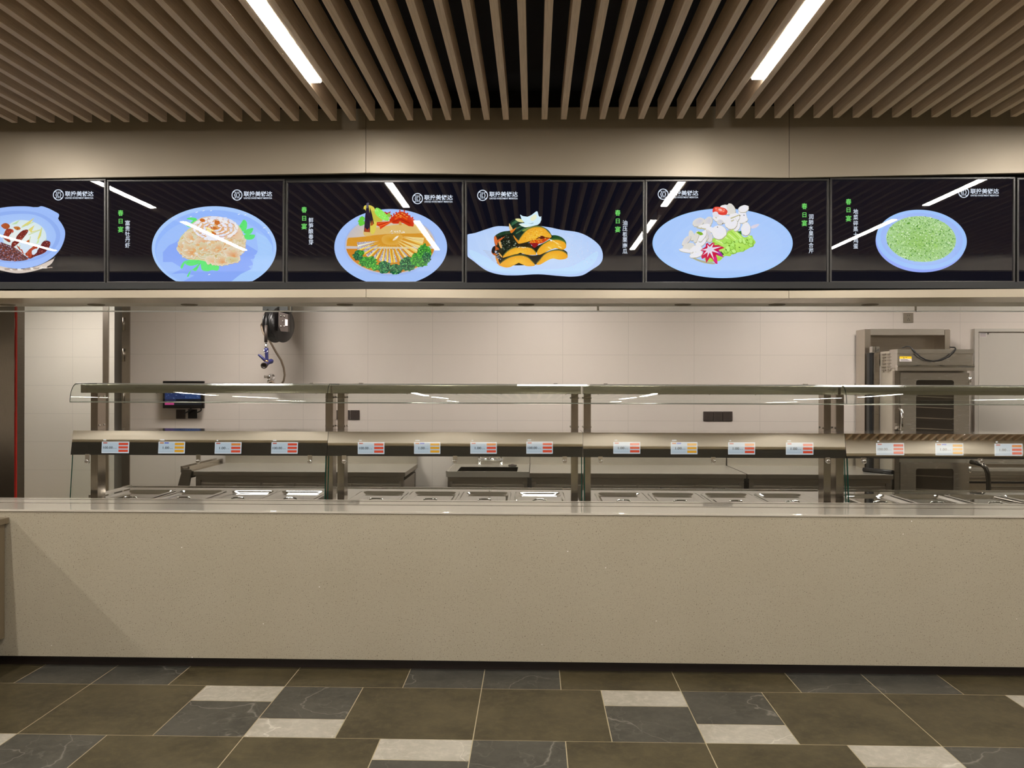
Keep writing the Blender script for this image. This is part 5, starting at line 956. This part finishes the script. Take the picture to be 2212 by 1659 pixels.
for (ya, yb_, wa, wb) in ((805.5,978,821,960),(999.5,1180,1012.5,1160)):
    x0, x1 = ox(1946), ox(2094); w0, w1 = ox(1979), ox(2060.5); z0, z1 = oz(yb_), oz(ya); v0, v1 = oz(wb), oz(wa)
    d = MB()
    for q in ((x0,w0,z0,z1),(w1,x1,z0,z1),(w0,w1,v1,z1),(w0,w1,z0,v0)): d.box(q[0],q[1],Yo,Yo+0.05,q[2],q[3])
    for cx_, cz_, sx_, sz_ in ((w0,v1,1,-1),(w1,v1,-1,-1),(w0,v0,1,1),(w1,v0,-1,1)): d.slab([(cx_,Yo,cz_),(cx_+sx_*0.016,Yo,cz_),(cx_+sx_*0.005,Yo,cz_+sz_*0.005),(cx_,Yo,cz_+sz_*0.016)],0.05)
    dr = d.build('door', M['steel'], t)
    MB().box(w0-0.005,w1+0.005,Yo+0.012,Yo+0.016,v0-0.005,v1+0.005).build('window', M['dark_window'], dr); MB().box(w0-0.004,w1+0.004,Yo+0.052,Yo+0.056,v0-0.004,v1+0.004).build('cavity', M['dark_plastic'], dr)
    nr = 6 if ya < 900 else 5
    for k in range(nr):
        z = v1-(v1-v0)*(k+0.6)/nr; MB().slab([(w0,Yo+0.03,z+0.012),(w1,Yo+0.03,z-0.002),(w1,Yo+0.03,z-0.008),(w0,Yo+0.03,z+0.004)],0.012).build('rack', M['louver'], dr)
    hx = ox(1943.5); za, zb2 = (oz(884),oz(930)) if ya < 900 else (oz(1075),oz(1120))
    MB().tube([(hx,Yo-0.005,za),(hx,Yo-0.04,za-0.008),(hx+0.004,Yo-0.045,(za+zb2)/2),(hx,Yo-0.04,zb2+0.008),(hx,Yo-0.005,zb2)],[0.014,0.012,0.010,0.012,0.014],12).build('handle', M['chrome'], dr)
    MB().lathe((ox(2095),Yo-0.004,z1-0.03),(0,0,-1),[(0,0.01),(0.05,0.01)],12).build('hinge', M['chrome'], dr)
cb = [at(x,y,yy) for x, y, yy in ((1949,751,7.0),(1958,748.5,6.95),(1966,749,6.9),(1972,755,6.83),(1979,763,6.826),(1988,771,6.824),(2000,777.5,6.823),(2016,780.5,6.823),(2034,778,6.823),(2050,770.5,6.824),(2060,761,6.826),(2064.5,754,6.83),(2062,750.5,6.88),(2052,750,6.95))]
tag(MB().tube(cb,0.006,10).build('oven_cable', M['rubber']), 'dark cable hanging in a loop over the oven head', 'cable')
Yq = 7.35; qx = lambda x: X_(x,Yq,750); qz = lambda y: Z_(y,Yq,1960)
t = thing('steel_rack', (qx(1950),Yq,0), 'open stainless rack standing behind the oven', 'rack')
MB().box(qx(1868),qx(1880.5),Yq,Yq+0.2,0.80,qz(711),0,0.003).build('upright', M['steel_v'], t); MB().box(qx(2041),qx(2052.5),Yq,Yq+0.2,0,qz(711.5),0,0.003).build('upright', M['steel_v'], t)
MB().box(qx(1880),qx(2041),Yq+0.004,Yq+0.2,qz(724),qz(710.5),0,0.003).build('top_beam', M['steel'], t); MB().box(qx(1880),qx(2041),Yq+0.19,Yq+0.2,qz(775),qz(724)).build('back_panel', M['steel_dark'], t)
t = thing('junction_box', (X_(1893,7.2),7.22,1.2), 'dark steel service box on the left flank of the oven', 'box')
MB().box(X_(1888.5,7.2),X_(1900.5,7.2),7.2,7.3,0.80,Z_(762,7.2,1890),0,0.003).build('body', M['steel_dark'], t); MB().box(X_(1882,7.2),X_(1888.5,7.2),7.24,7.3,0.80,Z_(762,7.2,1890)).build('gap_shade', M['black'], t)  # solid black block painted as the shade of an open gap
for a, b in ((1881,1888),(1889,1896.5)): MB().box(X_(a,7.25),X_(b,7.25),7.22,7.28,Z_(762,7.25,1890),Z_(748.5,7.25,1890),0,0.003).build('valve_cap', M['steel_bright'], t)
d0, d1 = X_(2102,YW,750), X_(2300,YW,750); zt_ = Z_(710.5,YW,2150)
mb = MB(); mb.box(d0,X_(2110,YW,750),YW-0.03,YW-0.001,0,zt_); mb.box(X_(2110,YW,750),d1,YW-0.03,YW-0.001,Z_(717,YW,2150),zt_); dr = struct('door_1', mb, M['door'])
lf = MB().box(X_(2111.5,YW,750),d1,YW-0.022,YW-0.001,0.01,Z_(718.5,YW,2150)-0.004).build('door_leaf', M['door'], dr)
x0 = X_(2113,YW,720); lp = MB(); lp.box(x0,x0+0.060,YW-0.025,YW-0.021,Z_(728.5,YW,2120),Z_(719.5,YW,2120),0)
for k in range(3): lp.box(x0+0.004,x0+0.056,YW-0.0256,YW-0.0245,Z_(721.3+2.7*k,YW,2120),Z_(720.3+2.7*k,YW,2120),1)
lp.build('door_plate', [M['sticker'],M['ink']], dr)
MB().lathe((X_(2131.5,YW,721),YW-0.022,Z_(721.3,YW,2131)),(0,-1,0),[(0,0.007),(0.005,0.006)],12).build('door_viewer', M['dark_plastic'], dr)
Yr = 7.0; ux = lambda x: X_(x,Yr,1020); uz = lambda y: Z_(y,Yr,2160)
t = thing('steel_unit', (ux(2200),7.2,0), 'low stepped stainless unit on the right behind the dark pipe rail', 'kitchen unit')
MB().box(ux(2098),ux(2420),Yr+0.12,7.55,0.02,uz(1030),0,0.003).build('body', M['steel_bright'], t); MB().box(ux(2098),ux(2420),Yr+0.1,7.55,uz(1030),uz(1020),0,0.003).build('step', M['steel'], t)
MB().box(ux(2098),ux(2420),Yr+0.25,7.55,uz(1020),uz(1008),0,0.003).build('step', M['steel_bright'], t); MB().box(ux(2098),ux(2420),Yr+0.4,7.55,uz(1008),uz(996),0,0.003).build('step', M['steel'], t); MB().box(ux(2098),ux(2420),Yr+0.11,Yr+0.125,uz(1048),uz(1043.5)).build('shadow_gap', M['black_gloss'], t)
Yp = 6.6; pp = [at(x,y,yy) for x, y, yy in ((2098,998,6.75),(2112,1001,6.68),(2122,1004,6.62),(2129,1011,6.6),(2133.5,1022,6.6),(2135,1036,6.6),(2135.5,1060,6.6))]; pp.append(Vector((pp[-1].x,6.6,0)))
t = thing('pipe_rail', tuple(Vector((pp[-1].x,6.6,0))), 'dark bent steel pipe rail standing right of the oven', 'rail')
MB().tube(pp,0.018,16).build('bent_pipe', M['pipe'], t); MB().box(ux(2100),ux(2420),6.78,6.80,uz(1048.5),uz(1044),0).build('cross_bar', M['steel_dark'], t)
for x in (ux(2102), ux(2400)): MB().box(x,x+0.02,6.78,6.80,0,uz(1046)).build('leg', M['steel_dark'], t)
MB().tube([(X_(1866,7.1),7.1,0.818),(X_(1900,6.98),6.98,0.818),(X_(1929,6.88),6.88,0.818)],0.018,12).build('gas_pipe', M['rubber'])
tag(bpy.data.objects['gas_pipe'], 'dark pipe lying slanted on the right work table by the oven', 'pipe')
